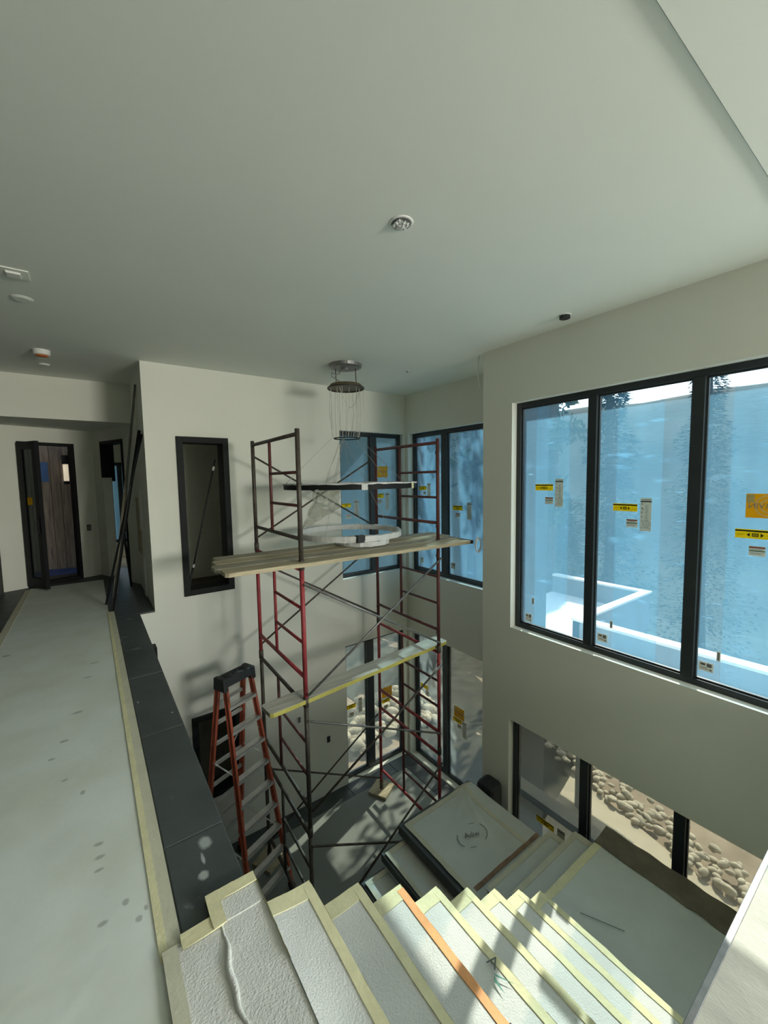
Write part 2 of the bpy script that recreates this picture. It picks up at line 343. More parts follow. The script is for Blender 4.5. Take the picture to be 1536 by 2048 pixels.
# ------------------------------------------------------------------ windows
TXT = {}
def text_mesh(s):
    if s in TXT: return TXT[s]
    cu = bpy.data.curves.new('t', 'FONT'); cu.body = s; cu.size = 1; cu.resolution_u = 2; cu.align_x = 'CENTER'; cu.align_y = 'CENTER'
    o = bpy.data.objects.new('t', cu); COL.objects.link(o)
    dg = bpy.context.evaluated_depsgraph_get(); me = o.evaluated_get(dg).to_mesh()
    vs = [tuple(v.co) for v in me.vertices]; fs = [tuple(p.vertices) for p in me.polygons]
    o.evaluated_get(dg).to_mesh_clear(); bpy.data.objects.remove(o); bpy.data.curves.remove(cu)
    xs = [v[0] for v in vs]; yy = [v[1] for v in vs]; cx = (min(xs)+max(xs))/2; cy = (min(yy)+max(yy))/2
    w = max(xs)-min(xs); hh = max(yy)-min(yy)
    TXT[s] = ([((v[0]-cx)/w, (v[1]-cy)/w) for v in vs], fs, hh/w); return TXT[s]
def put_text(mb, F, s, cu, cz, width, d, rot=0, mirror=True, mi=0):
    vs, fs, _ = text_mesh(s); ca, sa = math.cos(rot), math.sin(rot); out = []
    for x, y in vs:
        x *= width; y *= width
        if mirror: x = -x
        out.append(F(cu+x*ca-y*sa, cz+x*sa+y*ca, d))
    mb.add(out, fs, mi); return mb
def sticker(kind, F, u0, u1, z0, z1, d, parent):
    """d: room side of the film; prints sit a hair in front of the paper, reversed as seen from indoors"""
    mb = MB(); w, h = u1-u0, z1-z0; e = d-.0015; R = lambda a, b, c, f, m: mb.boxF(F, u0+a*w, u0+b*w, z0+c*h, z0+f*h, e-.0006, e, m)
    mb.boxF(F, u0, u1, z0, z1, e, d-.0002, 0)
    if kind == 'yellow':
        R(0, 1, .74, .90, 1); R(.05, .22, .79, .83, 0); R(.66, .95, .79, .83, 0)
        R(.42, .58, .22, .30, 1); R(.42, .58, .48, .58, 1); R(.42, .445, .22, .58, 1); R(.555, .58, .22, .58, 1); R(.46, .54, .34, .42, 1)
        for sx in (-1, 1):
            c0 = .5+sx*.13; c1 = .5+sx*.21
            mb.add([F(u0+c0*w, z0+.62*h, e-.0006), F(u0+c1*w, z0+.40*h, e-.0006), F(u0+c0*w, z0+.18*h, e-.0006)], [(0, 1, 2)], 1)
        R(.05, .24, .42, .46, 2); R(.78, .95, .30, .34, 2); R(.05, .18, .32, .35, 2)
        return mb.build('yellow_sticker', [p_yel, p_dark, p_or], parent)
    if kind == 'white':
        R(0, 1, .88, .915, 1); R(.1, .9, .94, .96, 2)
        put_text(mb, F, 'MARVIN', u0+.58*w, z0+.555*h, h*.46, e-.0006, rot=PI/2, mi=2)
        for k in range(5): R(.12, .2, .28+.13*k, .33+.13*k, 2)
        put_text(mb, F, 'ID', u0+.24*w, z0+.66*h, h*.07, e-.0006, rot=PI/2, mi=2)
        for k in range(14):
            a = 2*PI*k/14; a2 = 2*PI*(k+.6)/14
            for rr in (.13, .26, .36):
                mb.add([F(u0+w*(.58+rr*math.cos(t)), z0+.22*h+w*rr*math.sin(t), e-.0006) for t in (a, a2)] + [F(u0+w*(.58+(rr-.05)*math.cos(t)), z0+.22*h+w*(rr-.05)*math.sin(t), e-.0006) for t in (a2, a)], [(0, 1, 2, 3)], 2)
        R(0, 1, .09, .10, 2)
        return mb.build('tall_sticker', [p_white, p_dark, p_grey], parent)
    if kind == 'small':
        R(.02, .98, .78, .96, 1); R(.02, .98, .46, .58, 2); R(.1, .85, .66, .70, 3); R(.1, .9, .30, .34, 3); R(.1, .75, .18, .22, 3)
        return mb.build('warning_sticker', [p_white, p_red, p_green, p_grey], parent)
    if kind == 'orange':
        cu, cz = u0+.55*w, z0+.5*h
        for k in range(24):
            a, a2 = 2*PI*k/24, 2*PI*(k+1)/24
            for (r0, r1) in ((.40, .47), (.24, .31)):
                mb.add([F(cu+h*r*math.cos(t), cz+h*r*math.sin(t)*.98, e-.0006) for r, t in ((r0, a), (r1, a), (r1, a2), (r0, a2))], [(0, 1, 2, 3)], 1)
        R(.02, .2, .62, .97, 1)
        put_text(mb, F, 'MARVIN', u0+.5*w, z0+.5*h, w*.86, e-.0012, mi=2)
        return mb.build('amber_sticker', [p_or, p_cream, p_grey], parent)
    if kind == 'square':
        R(.12, .45, .60, .85, 1); R(.55, .88, .5, .9, 1); R(.12, .7, .2, .26, 1); R(.12, .6, .35, .41, 1); R(.75, .88, .12, .35, 1)
        return mb.build('spec_sticker', [p_white, p_grey], parent)
    R(.25, .75, .1, .9, 1)
    return mb.build('seal_sticker', [p_white, p_grey], parent)
def window(n, F, hole, mull, dep, film, film2, stick, jw=.055, mw=.085):
    u0, u1, z0, z1 = hole; d0, d1 = dep, dep+.085
    fr = MB()
    fr.boxF(F, u0, u0+jw, z0, z1, d0, d1); fr.boxF(F, u1-jw, u1, z0, z1, d0, d1)
    fr.boxF(F, u0+jw, u1-jw, z0, z0+jw, d0, d1); fr.boxF(F, u0+jw, u1-jw, z1-jw, z1, d0, d1)
    W = struct(fr.build('window_%d' % n, m_frame, bevel=.004))
    edges = [u0+jw]
    for mu in mull:
        b = MB(); b.boxF(F, mu-mw/2, mu+mw/2, z0+jw, z1-jw, d0-.012, d1); b.build('mullion', m_frame, W, bevel=.004)
        edges += [mu-mw/2, mu+mw/2]
    edges.append(u1-jw)
    for k in range(len(edges)//2):
        a, b = edges[2*k], edges[2*k+1]
        # wedge-shaped glazing bead, then the film-covered pane
        p = MB(); p.boxF(F, a, b, z0+jw, z1-jw, d0+.050, d0+.056); P = p.build('pane', film, W)
        g = MB(); t = .014
        g.boxF(F, a, a+t, z0+jw, z1-jw, d0+.022, d0+.049); g.boxF(F, b-t, b, z0+jw, z1-jw, d0+.022, d0+.049)
        g.boxF(F, a+t, b-t, z0+jw, z0+jw+t, d0+.022, d0+.049); g.boxF(F, a+t, b-t, z1-jw-t, z1-jw, d0+.022, d0+.049)
        g.build('glazing_bead', m_frame, W)
        if film2:
            q = MB(); w = b-a
            q.grid(lambda i, j: F(a+w*(.22+.50*i), z0+jw+t+.004+(z1-z0-2*jw-2*t-.008)*j, d0+.0495+.0012*math.sin(9*j+5*i+k)), 6, 16)
            q.build('film_overlap', film2, P)
        for s in stick:
            if s[1] >= a-.02 and s[2] <= b+.02: sticker(s[0], F, s[1], s[2], s[3], s[4], d0+.046, P)
    return W
def pane_set(u, z):   # the three papers stuck in the middle of a big pane, measured from the yellow one's left edge
    return [('yellow', u, u+.21, z-.07, z), ('white', u+.235, u+.325, z-.24, z+.055), ('small', u+.12, u+.215, z-.215, z-.14)]
big = pane_set(-2.69, -.085) + pane_set(-1.86, -.264) + [('orange', -.900, -.66, -.335, -.155), ('yellow', -.955, -.72, -.492, -.422), ('small', -.87, -.775, -.62, -.546)]
big += [('square', -2.80, -2.715, -1.655, -1.565), ('square', -1.975, -1.88, -1.63, -1.55), ('square', -1.145, -1.045, -1.61, -1.535),
        ('seal', -2.716, -2.69, -1.44, -1.37), ('seal', -1.86, -1.834, -1.47, -1.40), ('seal', -1.03, -1.004, -1.50, -1.42)]
window(1, fR, BIG, [-2.05, -1.21, -.37], .085, m_film, m_film2, big)
window(2, fR, LOWR, [-2.05, -1.21], .085, m_film4, None, [('yellow', -2.62, -2.40, -3.99, -3.92), ('white', -2.36, -2.27, -4.16, -3.90), ('small', -2.50, -2.42, -4.16, -4.09)])
window(3, fA, ALU_, [-4.90], .11, m_film3, m_film2, [('yellow', -5.59, -5.39, -.21, -.14), ('white', -5.372, -5.285, -.31, -.09), ('small', -5.48, -5.40, -.29, -.235),
        ('yellow', -4.75, -4.54, -.525, -.45), ('white', -4.44, -4.35, -.66, -.39), ('small', -4.69, -4.59, -.64, -.57), ('square', -5.57, -5.49, -1.52, -1.42), ('square', -4.80, -4.70, -1.50, -1.40)], jw=.06, mw=.13)
window(4, fA, ALL_, [-4.90], .11, m_film4, None, [('yellow', -5.60, -5.40, -3.86, -3.79), ('small', -5.46, -5.37, -3.98, -3.89), ('orange', -4.735, -4.51, -4.03, -3.84),
        ('yellow', -4.76, -4.56, -4.115, -4.04), ('small', -4.66, -4.57, -4.20, -4.13), ('white', -4.55, -4.455, -4.32, -4.04)], jw=.06, mw=.11)
window(5, fB, BKU, [4.005], .09, m_film3, None, [('yellow', 3.38, 3.565, -.465, -.40), ('white', 3.625, 3.718, -.64, -.355), ('small', 3.47, 3.56, -.66, -.59), ('orange', 4.12, 4.34, .03, .22),
        ('yellow', 4.065, 4.245, -.335, -.26), ('white', 4.285, 4.37, -.56, -.25), ('small', 4.12, 4.20, -.44, -.37)], mw=.13)
window(6, fB, BKL, [3.855], .09, m_film4, None, [('yellow', 3.375, 3.57, -3.975, -3.90), ('white', 3.625, 3.70, -4.10, -3.84), ('small', 3.435, 3.525, -4.13, -4.05),
        ('orange', 4.13, 4.36, -4.02, -3.83), ('yellow', 4.13, 4.31, -4.12, -4.05), ('small', 4.17, 4.26, -4.24, -4.17)], mw=.15)
for n, H in ((7, IWU), (8, IWL)):       # black-lined openings into the room behind
    u0, u1, z0, z1 = H; b = MB(); t = .045; L = .26
    b.boxF(fB, u0-.03, u0+t, z0-.03, z1+.03, -.028, L); b.boxF(fB, u1-t, u1+.03, z0-.03, z1+.03, -.028, L)
    b.boxF(fB, u0+t, u1-t, z0-.03, z0+t, -.028, L); b.boxF(fB, u0+t, u1-t, z1-t, z1+.03, -.028, L)
    struct(b.build('window_%d' % n, m_black, bevel=.003))
# dim rooms behind those openings
b = MB(); b.box(.74, 3.1, 7.3, 7.4, ZF, ZC); b.box(3.0, 3.1, 5.98, 7.3, ZF, ZC); b.box(.74, 3.0, 5.98, 7.3, 1.1, 1.2); b.box(.6, .74, 5.98, 7.3, ZF, -2.03)
struct(b.build('wall_room_behind', m_wall))
b = MB(); b.box(.74, 3.0, 5.98, 7.3, ZB-.42, ZB); b.box(.74, 3.0, 5.98, 7.3, ZF-.2, ZF); struct(b.build('floor_room_behind', pmat('dark_boards', (.10, .085, .07), .6, var=.4, vs=3, vscale=(9, .6, 1))))
def pole(p, q, label):
    t = thing('extension_pole', label, 'pole', p)
    p = Vector(p); q = Vector(q)
    a = MB(); a.tube([p, q], .011, 8); a.build('shaft', m_rubber, t, smooth=True)
    for e in (.16, .93):
        c = p.lerp(q, e); dd = (q-p).normalized()*.028
        a = MB(); a.tube([c-dd, c+dd], .0155, 10); a.build('white_band', m_white, t, smooth=True)
    a = MB(); a.tube([p, p.lerp(q, .15)], .0165, 8); a.build('grip', m_rubber, t, smooth=True)
pole((1.02, 5.93, -1.405), (1.44, 5.97, .30), 'thin black pole with white bands leaning in the upper black-lined opening')

# ------------------------------------------------------------------ far hall: door, second opening, things leaning there
A0 = Vector((-1.12, 8.22, 0)); A1 = Vector((.10, 8.70, 0)); dw = (A1-A0).normalized(); nw = Vector((dw.y, -dw.x, 0)) * -1   # nw points outdoors
LW = (A1-A0).length
def FD(u, z, d): p = A0+dw*u+nw*d; return (p.x, p.y, z)
def s_at(x): return (x-A0.x)/dw.x
DO = (s_at(-.85), s_at(-.155), -1.6, .665)
wall_holes('wall_hall', FD, 0, LW, -1.6, .893, [DO], .16)
dj = MB()
dj.boxF(FD, DO[0], DO[0]+.045, -1.6, .665, .0, .13); dj.boxF(FD, DO[1]-.045, DO[1], -1.6, .665, .0, .13)
dj.boxF(FD, DO[0]+.045, DO[1]-.045, .62, .665, .0, .13); dj.boxF(FD, DO[0]+.045, DO[1]-.045, -1.6, -1.555, .0, .13)
door1 = struct(dj.build('door_1', m_black, bevel=.003))
hg = Vector(FD(DO[0]+.01, 0, -.03)); le = Vector((-.575, 7.86, 0)); ld = (le-hg).normalized(); LL = (le-hg).length; ln = Vector((ld.y, -ld.x, 0))
def FL(u, z, d): p = hg+ld*u+ln*d; return (p.x, p.y, z)
lf = MB(); lf.boxF(FL, 0, .11, -1.57, .64, -.025, .025); lf.boxF(FL, LL-.11, LL, -1.57, .64, -.025, .025); lf.boxF(FL, .11, LL-.11, -1.57, -1.42, -.025, .025); lf.boxF(FL, .11, LL-.11, .53, .64, -.025, .025)
leaf = lf.build('door_leaf', m_black, door1, bevel=.003)
b = MB(); b.boxF(FL, .11, LL-.11, -1.42, .53, -.006, .006); b.build('glass_pane', m_glass, leaf)
sticker('orange', lambda u, z, d: FL(u, z, d), .17, .30, -.30, -.19, .014, leaf)
b = MB(); b.boxF(FL, LL-.075, LL-.045, -.72, -.50, .025, .045); b.build('door_handle', m_black, leaf, bevel=.004)
# outdoors behind the door: board-clad wall with a lamp, sheeted ground
cl = MB(); cl.box(-1.6, .09, 10.06, 10.2, -1.9, 2.2); clad = struct(cl.build('wall_clad', m_wood))
for i in range(11):
    x = -1.6+i*.147; b = MB(); b.box(x+.002, x+.143, 10.03+random.uniform(-.004, .004), 10.06, -1.9, 2.2); b.build('board', m_wood, clad, bevel=.004)
lamp = thing('wall_lamp', 'tall black cylinder wall lamp with bright centre on wooden cladding outside door', 'lamp', (-.315, 10.03, .05))
b = MB(); b.box(-.285, -.225, 9.985, 10.03, .16, .62); b.build('bracket', m_black, lamp, bevel=.004)
b = MB(); b.lathe([(.055, .38), (.055, .55)], (-.33, 9.95, 0), 20); b.build('cap', m_black, lamp)
b = MB(); b.lathe([(.045, .0), (.045, .06)], (-.33, 9.95, 0), 20); b.build('cap', m_black, lamp)
me_l, ntl, bl = nodes('lamp_glow'); bl.inputs['Base Color'].default_value = (.9, .8, .6, 1); bl.inputs['Emission Color'].default_value = (1, .85, .62, 1); bl.inputs['Emission Strength'].default_value = .22
b = MB(); b.lathe([(.042, .06), (.042, .38)], (-.33, 9.95, 0), 20); b.build('diffuser', me_l, lamp, smooth=True)
b = MB(); b.box(-.78, -.60, 10.015, 10.03, .05, .42); tag(b.build('poster', m_blue), 'blue printed sheet on the wooden cladding outside the door', 'poster')
b = MB(); b.grid(lambda i, j: (-1.3+1.28*i, 8.9+1.1*j, -1.63+.03*noise.noise(Vector((i*7, j*6, 3)))), 16, 12, thick=.01); tag(b.build('tarpaulin', m_tarp, smooth=True), 'crumpled blue tarpaulin spread on the ground outside the open door', 'tarpaulin')
f = MB(); f.box(-1.6, .02, 8.9, 9.66, 1.0, 1.15); f.box(-1.75, -1.6, 8.4, 10.2, -1.9, 2.2); f.box(.02, .09, 8.87, 10.02, -1.9, 2.2); struct(f.build('added_porch_shade', m_siding))  # unseen roof and side walls added to shade the cladding
f = MB(); f.box(-1.6, .02, 9.2, 10.06, -1.9, -1.70); struct(f.build('ground_porch', m_conc))
b = MB(); b.boxF(FD, s_at(-.06), s_at(-.005), -.80, -.70, -.008, 0); b.boxF(FD, s_at(-.05), s_at(-.015), -.785, -.715, -.0085, -.004, 1)
o = b.build('outlet_box', [m_rubber, m_zinc]); tag(o, 'dark switch box on hall wall right of the open door', 'outlet')
# slanting wall with the second opening
E0 = Vector((.10, 8.70, 0)); E1 = Vector((.60, 7.40, 0)); de = (E1-E0).normalized(); ne = Vector((-de.y, de.x, 0)); LE = (E1-E0).length
def FE(u, z, d): p = E0+de*u+ne*d; return (p.x, p.y, z)
OP = (.30, 1.06, -1.6, .70)
wall_holes('wall_hall_side', FE, 0, LE, -1.6, .893, [OP], .14)
b = MB(); b.boxF(FE, OP[0], OP[0]+.03, .1, .70, -.02, .16); b.boxF(FE, OP[1]-.04, OP[1], -1.6, .70, -.02, .16); b.boxF(FE, OP[0]+.03, OP[1]-.04, .65, .70, -.02, .16)
struct(b.build('door_2', m_black, bevel=.003))
b = MB(); b.box(.17, .415, 9.05, 9.14, .04, .80); o = b.build('cabinet_box', m_black); tag(o, 'black wall cabinet high inside the second hall opening', 'cabinet')
b = MB(); b.box(2.6, 2.7, 7.42, 10.6, -1.6, 1.1); b.box(.10, 2.7, 8.95, 10.6, 1.1, 1.2); b.box(1.3, 2.7, 7.42, 8.95, 1.1, 1.2); b.box(.10, .34, 9.16, 9.26, -1.6, 1.1)
b.box(.10, 2.6, 10.5, 10.6, -1.6, -1.27); b.box(.10, 2.6, 10.5, 10.6, .44, 1.1); b.box(.95, 2.6, 10.5, 10.6, -1.27, .44); b.box(.10, .12, 9.26, 10.5, -1.6, 1.1); struct(b.build('wall_far_room', m_wall))
f = MB(); f.box(1.3, 2.7, 7.42, 10.6, ZB-.3, ZB-.004); f.box(.1, 1.3, 9.2, 10.6, ZB-.3, ZB-.004); struct(f.build('floor_far_room', m_conc))
def FX(u, z, d): return (u, 10.46+d, z)
window(9, FX, (.36, .95, -1.27, .44), [.56], .0, m_film3, None, [('small', .62, .70, -.1, .02)], jw=.05, mw=.06)
# leaning trim
def leaner(label, p, q, mat, w=.028, h=.028):
    p = Vector(p); q = Vector(q); b = MB(); dd = (q-p).normalized(); sx = dd.cross(Vector((0, 0, 1))).normalized(); uy = sx.cross(dd)
    b.bar(p, q, w, .004, up=uy); b.bar(p+uy*h/2-sx*w/2, q+uy*h/2-sx*w/2, .004, h, up=uy)
    return tag(b.build('metal_trim', mat), label, 'trim', 'trim lengths leaning by the pillar')
leaner('black angle trim leaning on pillar, foot farthest left on paper', (.095, 6.45, ZB), (.575, 5.90, .60), m_black, .034, .034)
leaner('black angle trim leaning on pillar, foot at the tile edge', (.165, 6.06, ZB), (.578, 6.02, .66), m_black, .034, .034)
leaner('tall grey trim length reaching almost the ceiling beside the pillar', (.24, 7.0, ZB), (.575, 6.30, 1.28), m_zinc, .03, .03)
leaner('brown trim length crossing behind the black angles at the pillar', (.20, 6.75, ZB), (.572, 6.55, 1.05), m_board, .03, .03)
leaner('short black trim length standing upright in the hall corner', (.45, 7.35, ZB), (.40, 7.60, -.65), m_black, .03, .03)
for lab, y0, y1, z0, z1, m in (('raw brown board leaning on the pillar side', 6.80, 7.18, -1.02, -.21, m_board), ('pale board offcut overlapping the raw brown board', 6.50, 6.72, -.66, -.10, m_white), ('low pale board offcut at the pillar foot', 6.50, 6.68, -1.585, -1.02, m_white)):
    b = MB(); b.box(.562, .5845, y0, y1, z0, z1); tag(b.build('board_offcut', m, bevel=.002), lab, 'board', 'board offcuts at the pillar')

# ------------------------------------------------------------------ floor protection on the upper level
spots(m_paper, [(x, y, rx*.8, ry*.8) for x, y, rx, ry in [(-.06, 2.13, .026, .016), (-.055, 2.05, .028, .018), (-.06, 1.98, .028, .014), (.02, 1.76, .018, .024), (-.055, 1.72, .028, .018), (.055, 1.66, .018, .022), (.08, 1.69, .010, .018),
    (-.22, 3.15, .034, .02), (-.27, 2.98, .024, .016), (-.16, 3.5, .05, .03), (-.72, 5.1, .05, .04), (-.12, 2.55, .018, .026), (-.20, 2.72, .022, .014), (-.05, 4.4, .06, .02), (-.1, 4.1, .05, .02), (-.1, 1.33, .04, .008), (-.25, 1.45, .03, .014)]], (.36, .37, .34))
b = MB(); b.grid(lambda i, j: (-.82+.93*i, .2+8.0*j, ZB+.004+.0025*noise.noise(Vector((i*6, j*40, 1)))), 16, 80, thick=.004)
pp = b.build('floor_paper', m_paper, smooth=True); tag(pp, 'long stained paper sheet protecting the upper walkway floor', 'floor covering')
b = MB(); b.box(.098, .124, 1.45, 6.05, ZB+.001, ZB+.0085); b.build('yellow_tape', m_tape, pp)
b = MB(); b.box(.124, .168, 1.45, 6.05, ZB-.001, ZB+.007); b.build('cream_tape', m_tape2, pp)
b = MB(); b.box(-.865, -.80, 3.5, 8.1, ZB, ZB+.0085); b.build('grey_tape', m_tape2, pp)
b = MB(); b.grid(lambda i, j: (.55+3.25*i, -.9+1.254*j, ZB+.006+.002*noise.noise(Vector((i*18, j*8, 4)))), 50, 20, thick=.006)
np_ = b.build('floor_fleece', pmat('toned_fleece', (.56, .55, .48), .95, var=.2, vs=5, vscale=(3, 1, 1), bump=.2, bs=60, spec=.05), smooth=True); tag(np_, 'sunlit fleece sheet on the near floor edge above the stairs', 'floor covering')  # fleece colour lowered so the sunlit sheet does not clip
b = MB(); b.box(.45, 3.86, .352, .372, ZB-.03, ZB+.009); b.build('edge_strip', m_zinc, np_, bevel=.002)
spots(m_stone, [(.325, 1.86, .030, .045), (.285, 1.70, .022, .030), (.30, 1.78, .008, .04), (.30, 5.6, .03, .01), (.38, 3.1, .008, .01), (.2, 3.4, .006, .02), (1.3, 5.55, .02, .02)], (.42, .45, .44))

# ------------------------------------------------------------------ staircase
stair = thing('staircase', 'dark slab staircase with two landings under white fleece and yellow tape', 'staircase', (2.4, 1.6, ZF))
YN, YF, RUN, RISE, X1, Z1 = .43, 1.60, .258, .1745, .4416, -1.630
def hh(x, y, s, amp): return amp*(noise.noise(Vector((x*3.1, y*2.3, s*7.7)))*.7+noise.noise(Vector((x*9, y*6, s*3.3)))*.35)
def cover(par, x0, x1, y0, y1, z, seed, mat, amp=.010, nose=None, extra=None, name='fleece_cover', nx=18, ny=34):
    def P(i, j):
        x = x0+(x1-x0)*i; y = y0+(y1-y0)*j
        zz = z+hh(x, y, seed, amp)+(extra(x, y) if extra else 0)
        return (x, y, zz)
    b = MB(); b.grid(P, nx, ny, thick=.012); return b.build(name, mat, par, smooth=True)
def tape(par, x0, x1, y0, y1, z, seed, mat=None, amp=.010, extra=None, name='tape_strip'):
    b = MB(); nx = max(2, int((x1-x0)/.05)); ny = max(2, int((y1-y0)/.05))
    b.grid(lambda i, j: (x0+(x1-x0)*i+.004*noise.noise(Vector((j*9, seed, i))), y0+(y1-y0)*j+.004*noise.noise(Vector((i*9, seed, j))), z+.0035+hh(x0+(x1-x0)*i, y0+(y1-y0)*j, seed, amp)+(extra(x0+(x1-x0)*i, y0+(y1-y0)*j) if extra else 0)), nx, ny, thick=.004)
    return b.build(name, mat or m_tape, par, smooth=True)
def skirt(par, pts, z, drop, mat, seed):
    """tape folded over an edge: a strip following pts and hanging down"""
    b = MB(); n = len(pts)-1
    def P(i, j):
        k = min(int(i*n), n-1); t = i*n-k; p = Vector(pts[k]).lerp(Vector(pts[k+1]), t)
        return (p.x+.003*noise.noise(Vector((i*20, j, seed))), p.y+.003*noise.noise(Vector((i*17, j, seed+5))), z-(drop+.012*noise.noise(Vector((i*14, seed, 2))))*j+hh(p.x, p.y, seed, .010))
    b.grid(P, 24*n, 3); return b.build('tape_edge', mat, par, smooth=True)
for i in range(9):
    x1 = X1+RUN*i; x0 = x1-RUN; z = Z1-RISE*i
    if i == 0: x0 = .15
    b = MB(); b.box(x0-.02 if i else .42, x1-.008, YN, YF-.04, z-.10, z-.016)
    tr = b.build('tread', m_stone, stair, bevel=.004)
    mat = m_fleece
    if i == 0:
        zt0 = ZB+.010
        cover(tr, .125, .45, YN-.02, 1.475, zt0, 0, mat, .008, ny=44); cover(tr, .275, .448, 1.45, 1.575, zt0+.004, 0, mat, .006, nx=8, ny=8)
        tape(tr, .165, .30, 1.44, 1.495, zt0+.006, 0, amp=.006); tape(tr, .265, .31, 1.44, 1.58, zt0+.010, 0, amp=.006); tape(tr, .30, .448, 1.535, 1.580, zt0+.009, 0, amp=.006)
        tape(tr, .105, .15, YN, 1.47, zt0+.006, 0, m_tape2, amp=.006)
        skirt(tr, [(.265, 1.58, 0), (.449, 1.582, 0), (.451, 1.2, 0)], zt0+.012, .06, m_tape, 0)
        skirt(tr, [(.451, 1.57, 0), (.451, YN, 0)], zt0+.006, .10, m_fleece, 0)
        fold = MB(); fold.tube([(.285+.010*math.sin(k*.37)+.004*math.sin(k*1.3), YN+k*.0265, zt0+.002+.003*abs(math.sin(k*.5))) for k in range(44)], [.004+.0035*(1+math.sin(k*.45)) for k in range(44)], 8); fold.build('fleece_fold', m_fleece, tr, smooth=True)
        continue
    sag = (lambda x, y, x0=x0: .05*math.exp(-((x-x0)/.10)**2)*max(0, math.sin((y-.4)*2.2))) if i == 1 else None
    cover(tr, x0-.015, x1, YN, YF, z, i, mat, .016 if i == 1 else .007, extra=sag)
    tape(tr, x0, x1, YF-.072, YF+.002, z, i, amp=.016 if i == 1 else .007, extra=sag)
    tape(tr, x1-.036, x1+.002, YN, YF-.02, z+.001, i, m_orange if i == 3 else m_tape, amp=.016 if i == 1 else .007)
    skirt(tr, [(x0+.02, YF+.003, 0), (x1+.003, YF+.003, 0), (x1+.003, YN, 0)], z+.003, .055, m_tape, i)
b = MB(); b.box(X1-.03, X1+RUN*8.6, 1.40, 1.50, -3.4, -3.3)   # stringer built as a sloped bar
s_ = MB(); s_.bar((X1-.1, .9, Z1-.18), (2.6, .9, -3.30), .16, .22); s_.build('stringer', m_black, stair, bevel=.004)
ZL1 = Z1-RISE*9
b = MB(); b.box(2.48, 3.44, YN, 1.652, ZL1-.10, ZL1-.014); l1 = b.build('landing', m_stone, stair, bevel=.005)
cover(l1, 2.47, 3.42, YN, 1.655, ZL1, 20, m_sheet, .006, nx=24); tape(l1, 2.52, 3.42, 1.60, 1.66, ZL1, 20, amp=.006); tape(l1, 2.50, 2.55, YN, 1.62, ZL1, 20, amp=.006, mat=m_tape2)
skirt(l1, [(2.5, 1.66, 0), (3.42, 1.66, 0)], ZL1, .04, m_tape2, 20)
for k in range(2):
    ya = 1.655+.258*k; zz = ZL1-RISE*(k+1)
    b = MB(); b.box(2.60, 3.56, ya-.06, ya+.255, zz-.10, zz-.014); t2 = b.build('tread', m_stone, stair, bevel=.004)
    cover(t2, 2.58, 3.55, ya-.05, ya+.258, zz, 22+k, m_sheet, .008, nx=24, ny=10); tape(t2, 2.6, 3.55, ya+.215, ya+.262, zz, 22+k, m_tape2, amp=.008)
    tape(t2, 3.49, 3.555, ya, ya+.22, zz+.001, 22+k, m_tape2, amp=.008); skirt(t2, [(2.6, ya+.262, 0), (3.555, ya+.262, 0), (3.557, ya, 0)], zz, .04, m_tape2, 22+k)
ZL2 = ZL1-RISE*3
def peak(x, y):      # the sheet is caught up at its far right corner, folds run out from there
    e = .075*math.exp(-((x-3.42)**2+(y-3.16)**2)/.012)
    for (tx, ty, am, wd_) in ((2.95, 2.25, .022, .00055), (3.28, 2.2, .018, .0007), (2.62, 2.75, .014, .0006), (3.12, 2.3, -.012, .0008)):
        dx, dy = tx-3.40, ty-3.18; L = math.hypot(dx, dy); t = ((x-3.40)*dx+(y-3.18)*dy)/L; q = ((x-3.40)*dy-(y-3.18)*dx)/L
        if t > 0: e += am*math.exp(-q*q/(wd_*(1+3*t)))*max(0, 1-t/L)*min(1, t/.08)
    return e
b = MB(); b.box(2.50, 3.60, 2.13, 3.31, ZL2-.12, ZL2-.016); l2 = b.build('landing', m_stone, stair, bevel=.006)
cover(l2, 2.56, 3.58, 2.12, 3.25, ZL2, 30, m_sheet, .010, extra=peak, nx=70, ny=70)
tape(l2, 2.545, 2.60, 2.15, 3.26, ZL2, 30, m_tape2, extra=peak); tape(l2, 2.56, 3.56, 3.205, 3.262, ZL2, 30, m_tape2, extra=peak); tape(l2, 3.37, 3.42, 2.2, 3.2, ZL2, 30, m_tape2, extra=peak)
tape(l2, 2.62, 3.58, 2.305, 2.345, ZL2+.004, 30, pmat('rust_tape', (.31, .20, .13), .8, var=.4, vs=10), extra=peak)
for k in range(6):
    xb = 2.52-.255*k; zz = ZL2-RISE*(k+1)
    b = MB(); b.box(xb-.265, xb+.03, 2.22, 3.29, zz-.10, zz-.014); t3 = b.build('tread', m_stone, stair, bevel=.004)
    cover(t3, xb-.235, xb+.02, 2.22, 3.25, zz, 40+k, m_sheet, .008, nx=10, ny=26)
    tape(t3, xb-.24, xb-.20, 2.22, 3.25, zz, 40+k, m_tape2, amp=.008); tape(t3, xb-.24, xb+.02, 3.20, 3.255, zz+.001, 40+k, m_tape2, amp=.008)
b = MB(); b.bar((2.4, 2.75, ZL2-.28), (1.0, 2.75, ZF+.12), .16, .22); b.build('stringer', m_black, stair, bevel=.004)
b = MB(); b.box(2.62, 3.50, 2.5, 2.9, ZF, ZL2-.125); b.build('support', m_black, stair)
b = MB(); b.box(2.7, 3.3, .8, 1.2, ZF, ZL1-.105); b.build('support', m_black, stair)
